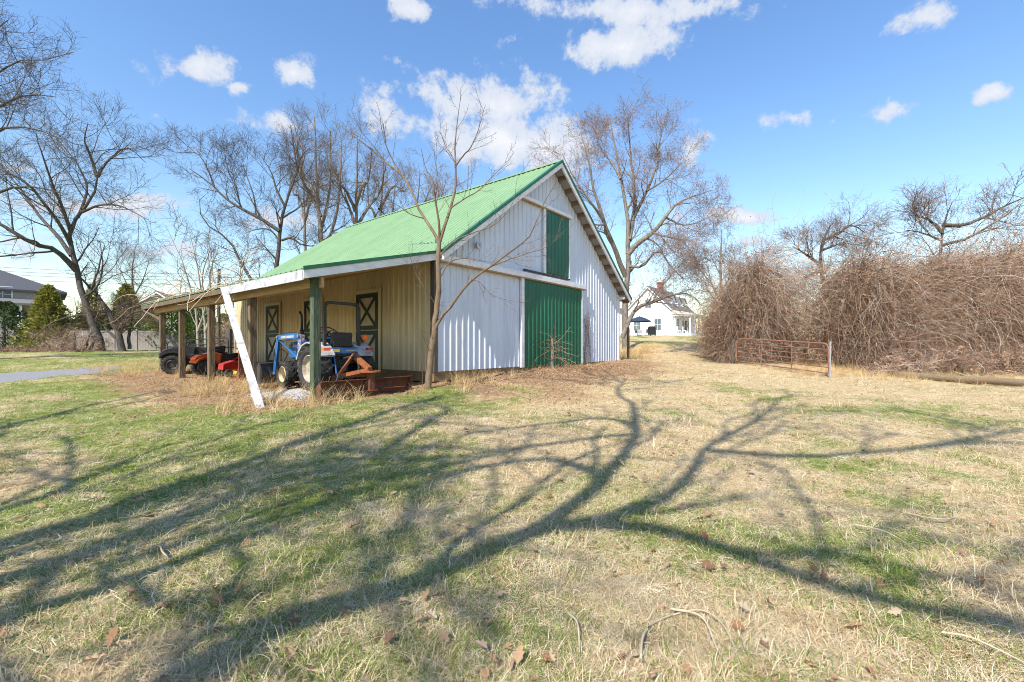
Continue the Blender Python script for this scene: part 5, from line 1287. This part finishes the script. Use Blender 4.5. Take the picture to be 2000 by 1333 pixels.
def vinyl_fence():
    a = px(-60, 690, 36.5); b = px(475, 690, 41.0); n = 12
    F_ = thing('vinyl_fence', 'long taupe vinyl privacy fence along the left boundary', 'fence', (a[0], a[1], gz(a[0], a[1])), math.atan2(b[1]-a[1], b[0]-a[0]))
    L_ = np.linalg.norm((b-a)[:2]); st = L_/n; z0 = gz(a[0], a[1])
    for i in range(n+1):
        q = a+(b-a)*i/n; g = gz(q[0], q[1])-z0; x = st*i
        pm = MB().box(x-.065, x+.065, -.065, .065, g-.1, g+1.88); pm.add([(x-.08,-.08,g+1.88),(x+.08,-.08,g+1.88),(x+.08,.08,g+1.88),(x-.08,.08,g+1.88),(x,0,g+1.96)], [(0,1,4),(1,2,4),(2,3,4),(3,0,4),(0,3,2,1)]); pm.build('fence_post', M['vinyl'], F_)
        if i < n:
            q2 = a+(b-a)*(i+1)/n; g2 = gz(q2[0], q2[1])-z0
            p = thing_part('fence_panel', F_)
            def sl(z0_, z1_, y0_, y1_, nm, xa, xb):
                f = lambda x_: g+(g2-g)*(x_-x)/st
                MB().add([(xa,y0_,f(xa)+z0_),(xb,y0_,f(xb)+z0_),(xb,y1_,f(xb)+z0_),(xa,y1_,f(xa)+z0_),(xa,y0_,f(xa)+z1_),(xb,y0_,f(xb)+z1_),(xb,y1_,f(xb)+z1_),(xa,y1_,f(xa)+z1_)], [(0,3,2,1),(4,5,6,7),(0,1,5,4),(1,2,6,5),(2,3,7,6),(3,0,4,7)]).build(nm, M['vinyl'], p)
            sl(.06,.20,-.025,.025,'rail',x+.07,x+st-.07); sl(1.66,1.80,-.025,.025,'rail',x+.07,x+st-.07)
            m = 13
            for j in range(m):
                xa = x+.07+(st-.14)*j/m; sl(.204,1.656,-.012+.002*(j%2),.012,'picket_board',xa+.004,xa+(st-.14)/m-.004)
vinyl_fence()
def utility():
    p = px(427, 690, 27); p[2] = gz(p[0], p[1])
    T = thing('yard_pole', 'dark wooden utility pole rising behind the porch roof', 'pole', p)
    MB().tube([(0,0,-.3),(0,0,3),(.03,0,CAMZ+(HY-526)/F*27-p[2])], [.11,.10,.085], 10).build('shaft', M['dark_wood'], T); MB().box(-.05,.05,-.14,-.09,2.2,2.5).build('meter_box', M['galvanised'], T)
    for i, (yl, yr) in enumerate(((523,529),(531,534),(537,541),(548,545))):
        a, b = px(-120, yl-8, 52), px(760, yr+2, 62); n = 24
        P = [a+(b-a)*k/(n-1)-np.array([0,0,2.2*(4*(k/(n-1))*(1-k/(n-1)))*.35]) for k in range(n)]
        o = MB().tube(P, .018, 4).build('power_line', M['dark'], None); tag(o, ('topmost','second','third','lowest')[i]+' of the four power lines crossing the left sky', 'power line', 'power lines')
utility()

# ------------------------------------------------------------------ small plants and litter near the barn
def stump_shrub():
    p = bw(4.75, -.5, 0); p[2] = gz(p[0], p[1])
    tree('dead_shrub', 'dead shrub with a stubby trunk before the green sliding door', [([p-np.array([0,0,.1]), p+[.01,0,.5], p+[0,.0,.85], p+[.02,0,1.0]], .065, .045)]
         , [dict(k=34, n=9, len=(.7,1.5), ang=(50,95), rf=.12, rmax=.010, up=-.10, w=.16, fmin=.35, rmin=.008), dict(k=3, n=5, len=(.2,.4), ang=(25,60), rf=.6, up=-.03, w=.14, rmin=.003)], M['bark_grey'], M['brush'], 101, cat='shrub')
    q = gpx(915, 737)
    tree('seedling', 'thin leafless seedling in front of the white barn wall', [([q-np.array([0,0,.05]), q+[.01,0,.4], q+[-.02,0,.85], q+[.01,0,1.15]], .009, .003)], [dict(k=6, n=5, len=(.1,.35), ang=(30,60), rf=.6, up=.04, w=.1, rmin=.002)], M['bark_sapling'], M['twig_sapling'], 102, cat='seedling')
    q = gpx(825, 757)
    tree('seedling', 'small twiggy seedling beside the sapling trunk', [([q-np.array([0,0,.05]), q+[.0,0,.3], q+[.03,0,.55]], .008, .003)], [dict(k=6, n=5, len=(.1,.3), ang=(30,60), rf=.6, up=.04, w=.1, rmin=.002)], M['bark_sapling'], M['twig_sapling'], 103, cat='seedling')
    q = gpx(1130, 706)                                              # creeper on the wall right of the door
    rng = np.random.RandomState(5); P = []
    for i in range(16):
        t = rng.uniform(7.55, 8.3); z = .45; pts = []
        for k in range(9): pts.append(bw(t, -.06-.02*rng.rand(), z)); z += rng.uniform(.12, .34); t += rng.normal()*.08
        P.append(pts)
    P = np.array(P); c = bw(7.9, -.1, .45); R = np.full(P.shape[:2], .006)
    tw, rt = grow(rng, P, R, 7, 4, (.1,.3), (30,80), .6, .01, .0, .2, .1)
    V, Q, t = tubes([(P-c, R), (tw-c, np.maximum(rt, .003))], 3)
    o = link('wall_creeper', np_mesh('wall_creeper', V, Q, True, t), M['twig_grey']); o.location = c; tag(o, 'leafless creeper climbing the wall right of the sliding door', 'creeper')
    # fallen vines trailing over the broken porch eave
    rng = np.random.RandomState(6); P = []
    for i in range(60):
        s = rng.uniform(4.3, 12.0); p = bw(-3.0+rng.normal()*.2, s, 2.80); pts = [p]; d = rng.normal(size=3)*.3+np.array([0,0,.15])+U1*rng.choice([-1,1])*.6
        for k in range(10):
            d = d+rng.normal(size=3)*.2; d[2] -= .10; d /= np.linalg.norm(d); q = pts[-1]+d*.2; tt, ss = barn_ts(q[0], q[1]); q[2] = max(q[2], 2.70+.26*(tt+3.46)) if tt > -3.5 else q[2]; pts.append(q)
        P.append(pts)
    P = np.array(P); c = bw(-3.2, 8, 2.7); R = np.full(P.shape[:2], .009); V, Q, t = tubes([(P-c, R)], 4)
    o = link('eave_vines', np_mesh('eave_vines', V, Q, True, t), M['vine']); o.location = c; tag(o, 'dead vines trailing over the broken far porch eave', 'vines', kind='stuff')
stump_shrub()
def ground_vines():
    specs = [([(1252,1310),(1255,1270),(1275,1235),(1320,1210),(1370,1210),(1410,1240),(1440,1290)], 'arched dry vine loop near the bottom centre of the lawn'),
             ([(1110,1215),(1128,1240),(1132,1290)], 'short curved dry stem left of the vine loop'),
             ([(312,1075),(318,1098),(330,1100),(312,1070),(345,1045),(420,1028)], 'pale hooked vine on the shaded grass at left'),
             ([(180,912),(215,912),(250,898)], 'short pale stick on the left lawn'),
             ([(155,985),(175,990),(190,980),(215,978)], 'forked pale stick on the left grass'),
             ([(1670,1035),(1730,1055),(1790,1085)], 'straight dry stem lying right of centre'),
             ([(1765,1010),(1820,1028),(1860,1020),(1855,1000),(1810,998)], 'curled dry vine ring on the right lawn'),
             ([(1310,1205),(1370,1225),(1400,1280),(1420,1310)], 'long trailing vine crossing the vine loop'),
             ([(1840,1255),(1900,1270),(2000,1310)], 'thick dry grass stem at the lower right corner'),
             ([(1390,775),(1405,765),(1424,752)], 'dark twig lying on the bare soil')]
    for i, (pl, lab) in enumerate(specs):
        P = np.array([gpx(x, y) for x, y in pl]); P[:, 2] += .035+.015*np.sin(np.arange(len(P))*1.7); c = P.mean(0)
        p, r = resample(P-c, np.linspace(.0065, .003, len(P)), 26)
        V, Q, t = tubes([(p[None], r[None])], 6); o = link('dry_vine', np_mesh('dry_vine', V, Q, True), M['dry_vine']); o.location = c; tag(o, lab, 'vine', 'loose vines on the lawn')
ground_vines()

# ------------------------------------------------------------------ grass, straw and leaves (uncountable)
def blade_mesh(name, mat, nb, hgt, width, spread, flat, seed, curl=1.0):
    r = np.random.RandomState(seed); vs, fs = [], []
    for i in range(nb):
        a = r.uniform(0, 6.283); o = np.array([r.normal()*spread, r.normal()*spread, -.004]); h = hgt*r.uniform(.5, 1.25); w = width*r.uniform(.7, 1.3)
        el = r.uniform(*flat); d = np.array([math.cos(a)*math.cos(el), math.sin(a)*math.cos(el), math.sin(el)])
        side = np.array([-math.sin(a), math.cos(a), r.uniform(-.5, .5)]); side /= np.linalg.norm(side); p = o; b = len(vs); sg = 3; tw = r.normal()*.28*curl
        for k in range(sg+1):
            ww = w*(1-.8*k/sg)/2; vs += [tuple(p-side*ww), tuple(p+side*ww)]
            p = p+d*h/sg; d = d+np.array([math.cos(a+1.57)*tw, math.sin(a+1.57)*tw, -.22*curl]); d /= np.linalg.norm(d)
            if p[2] < .003: p = np.array([p[0], p[1], .003+.004*r.rand()]); d[2] = abs(d[2])*.3
        fs += [(b+2*k, b+2*k+1, b+2*k+3, b+2*k+2) for k in range(sg)]
    me = bpy.data.meshes.new(name); me.from_pydata(vs, [], fs); me.materials.append(mat); me.update()
    return bpy.data.objects.new(name, me)
def leaf_mesh(name, mat, seed):
    r = np.random.RandomState(seed); L_ = 1.0; out = [(0,0),(.18,.16),(.30,.12),(.42,.34),(.55,.20),(.72,.26),(.82,.10),(1,0)]
    vs = []; 
    for x, y in out: vs += [(x-.5, y, .18*abs(y)*3*r.uniform(.5,1.4)+.12*x*x), (x-.5, -y, .18*abs(y)*3*r.uniform(.5,1.4)+.12*x*x)]
    vs += [(x-.5, 0, .10*x*x) for x, y in out]
    n = len(out); fs = []
    for k in range(n-1): fs += [(2*n+k, 2*n+k+1, 2*k+2, 2*k), (2*n+k, 2*k+1, 2*k+3, 2*n+k+1)]
    me = bpy.data.meshes.new(name); me.from_pydata(vs, [], fs); me.materials.append(mat); me.update()
    return bpy.data.objects.new(name, me)
def scatter(name, label, cat, variants, P, idx, scale, rot=None):
    coll = bpy.data.collections.new(name+'_kit')
    for i, v in enumerate(variants): v.name = '%s_kit_%02d' % (name, i); coll.objects.link(v)
    me = bpy.data.meshes.new(name); me.vertices.add(len(P)); me.vertices.foreach_set('co', P.astype(np.float32).ravel())
    rr = np.random.RandomState(len(P)); R = np.c_[rr.normal(size=(len(P), 2))*.1, rr.uniform(0, 6.283, len(P))] if rot is None else rot
    a = me.attributes.new('idx', 'INT', 'POINT'); a.data.foreach_set('value', idx.astype(np.int32))
    a = me.attributes.new('turn', 'FLOAT_VECTOR', 'POINT'); a.data.foreach_set('vector', R.astype(np.float32).ravel())
    a = me.attributes.new('size', 'FLOAT', 'POINT'); a.data.foreach_set('value', scale.astype(np.float32))
    o = bpy.data.objects.new(name, me); COL.objects.link(o)
    ng = bpy.data.node_groups.new(name, 'GeometryNodeTree'); ng.interface.new_socket('Geometry', in_out='INPUT', socket_type='NodeSocketGeometry'); ng.interface.new_socket('Geometry', in_out='OUTPUT', socket_type='NodeSocketGeometry')
    N = ng.nodes; L = ng.links; gi = N.new('NodeGroupInput'); go = N.new('NodeGroupOutput'); ci = N.new('GeometryNodeCollectionInfo'); ip = N.new('GeometryNodeInstanceOnPoints')
    ci.inputs['Collection'].default_value = coll; ci.inputs['Separate Children'].default_value = True; ci.inputs['Reset Children'].default_value = True
    def na(nm, dt):
        x = N.new('GeometryNodeInputNamedAttribute'); x.data_type = dt; x.inputs['Name'].default_value = nm; return x.outputs['Attribute']
    L.new(gi.outputs[0], ip.inputs['Points']); L.new(ci.outputs[0], ip.inputs['Instance']); ip.inputs['Pick Instance'].default_value = True
    L.new(na('idx', 'INT'), ip.inputs['Instance Index']); L.new(na('turn', 'FLOAT_VECTOR'), ip.inputs['Rotation']); L.new(na('size', 'FLOAT'), ip.inputs['Scale']); L.new(ip.outputs[0], go.inputs[0])
    m = o.modifiers.new('scatter', 'NODES'); m.node_group = ng
    return tag(o, label, cat, kind='stuff')
def polar(n, r0, r1, power, seed, half=64):
    r = np.random.RandomState(seed); u = r.rand(n)
    k = 2-power
    d = (r0**k+(r1**k-r0**k)*u)**(1/k) if abs(k) > 1e-6 else r0*(r1/r0)**u
    a = np.radians(r.uniform(-half, half, n)); return d*np.sin(a), d*np.cos(a), d
def in_barn(x, y):
    t, s = barn_ts(x, y); return (t > -.05) & (t < BW+.05) & (s > -.02) & (s < BL)
def on_drive(x, y):
    return (y < 21) & (np.abs(x-np.interp(y, [-6,2,9,13,17,21], [-26,-22,-18.6,-17.7,-18.3,-19.3])) < np.interp(y, [-6,2,9,13,17,21], [2.7,2.7,2.8,2.8,2.2,.5])*.97)
def lawn():
    x, y, d = polar(120000, 1.0, 45, 1.75, 200); keep = ~in_barn(x, y) & ~on_drive(x, y); x, y, d = x[keep], y[keep], d[keep]
    g = greenness(x, y); dirt = dirtness(x, y); r = np.random.RandomState(201)
    gfac = np.clip(g + smooth_noise(x, y, 21, 5.0)*.22, 0, 1); u = r.rand(len(x))
    t, s = barn_ts(x, y); bare = (r.rand(len(x)) < dirt*.88); keep = ~bare; x, y, d, gfac, u = x[keep], y[keep], d[keep], gfac[keep], u[keep]; dirt = dirt[keep]
    v = []
    for i in range(4): v.append(blade_mesh('a', M['straw'], 20, .10, .0031, .06, (.0, .35), 300+i, 1.3))            # matted straw
    for i in range(3): v.append(blade_mesh('b', M['straw'], 12, .085, .0034, .030, (.4, 1.2), 310+i, 1.1))             # standing dead tuft
    for i in range(4): v.append(blade_mesh('c', M['grass_green'], 11, .062, .0042, .045, (.35, 1.2), 320+i, 1.0))      # green
    for i in range(3): v.append(blade_mesh('d', M['straw_brown'], 13, .12, .0036, .055, (.02, .6), 330+i, 1.2))       # brown straw
    n = len(x); idx = np.where(u < gfac*.72, 7+r.randint(0, 4, n), np.where(r.rand(n) < .84, r.randint(0, 4, n), 4+r.randint(0, 3, n)))
    br = r.rand(n) < (.10+.55*(dirt > .15)); idx = np.where(br & (idx < 7), 11+r.randint(0, 3, n), idx)
    tall = 1+.45*np.clip(smooth_noise(x, y, 22, 2.2), 0, 1)*(idx >= 4)
    sc = r.uniform(.65, 1.15, n)*tall*np.clip(.85+d*.03, .85, 2.0)
    z = ground_z(x, y)
    scatter('lawn_grass', 'matted straw-coloured and green winter grass over the lawn', 'grass', v, np.c_[x, y, z], idx, sc)
    # taller golden tufts along the gate, barn corner and thickets
    pts = []
    r = np.random.RandomState(210)
    for (cx_, cy_, dd, n_, sp) in ((1245,690,None,150,.5),(1222,695,None,90,.35),(1270,680,None,60,.6),(1240,700,None,60,.5),(1490,705,None,60,.7),(1570,712,None,60,.7),(1590,735,None,26,.5),(1660,728,None,60,.9),(1700,735,None,60,.9),(1540,722,None,30,.6),(1440,705,None,30,.5),(1780,745,None,30,1.0),(280,715,None,70,.9),(250,722,None,60,1.0),(310,730,None,40,.7),(470,765,None,46,.6),(560,790,None,50,.6),(430,752,None,30,.5),(900,748,None,30,.9),(1860,738,None,26,1.2),(1960,742,None,26,1.2)):
        c = gpx(cx_, cy_); q = c[:2]+r.normal(size=(n_, 2))*sp; pts.append(q)
    pts.append(np.array([bw(t_, -.12-.25*abs(r.normal()), 0)[:2] for t_ in r.uniform(-.2, 11, 90)])); nb = 90
    q = np.concatenate(pts); small = np.arange(len(q)) >= len(q)-nb; keep = ~in_barn(q[:, 0], q[:, 1]); q = q[keep]; small = small[keep]
    tv = [blade_mesh('t', M['straw_gold'], 26, .42, .006, .05, (.7, 1.45), 340+i, 1.1) for i in range(4)]
    scatter('tall_dry_grass', 'tall golden dead grass tufts around gate and posts', 'grass', tv, np.c_[q, ground_z(q[:, 0], q[:, 1])], r.randint(0, 4, len(q)), r.uniform(.55, 1.15, len(q))*np.where(small, .5, 1.0))
    # litter of dead leaves
    x, y, d = polar(9000, 1.3, 20, 1.6, 220, 60); dr = dirtness(x, y); keep = (np.random.RandomState(221).rand(len(x)) < (.05+.9*dr+.25*(smooth_noise(x, y, 33, 2.0) > .62))) & ~in_barn(x, y); x, y = x[keep], y[keep]
    b = np.random.RandomState(222); t = b.uniform(-5.0, 9.5, 3600); s = np.where(t < -.2, b.uniform(-.8, 12.5, 3600), -np.abs(b.normal(size=3600))*1.5-.02); w = BA[:2]+t[:, None]*U2[None, :2]+s[:, None]*U1[None, :2]
    x = np.r_[x, w[:, 0]]; y = np.r_[y, w[:, 1]]; n = len(x)
    lv = [leaf_mesh('l', M['leaf_dead'], 350+i) for i in range(5)]; rot = np.c_[b.normal(size=(n, 2))*.45, b.uniform(0, 6.28, n)]
    scatter('fallen_leaves', 'scattered brown dead leaves on the lawn and by the barn', 'leaves', lv, np.c_[x, y, ground_z(x, y)+.022], b.randint(0, 5, n), b.uniform(.035, .075, n), rot)
    x, y, d = polar(150, 1.5, 7.5, 1.6, 230, 55); n = len(x)
    lv = [leaf_mesh('m', M['leaf_dead'], 360+i) for i in range(5)]; rot = np.c_[b.normal(size=(n, 2))*.4, b.uniform(0, 6.28, n)]
    scatter('oak_leaves', 'larger curled orange brown leaves in the foreground grass', 'leaves', lv, np.c_[x, y, ground_z(x, y)+.04], b.randint(0, 5, n), b.uniform(.035, .095, n), rot)
lawn()
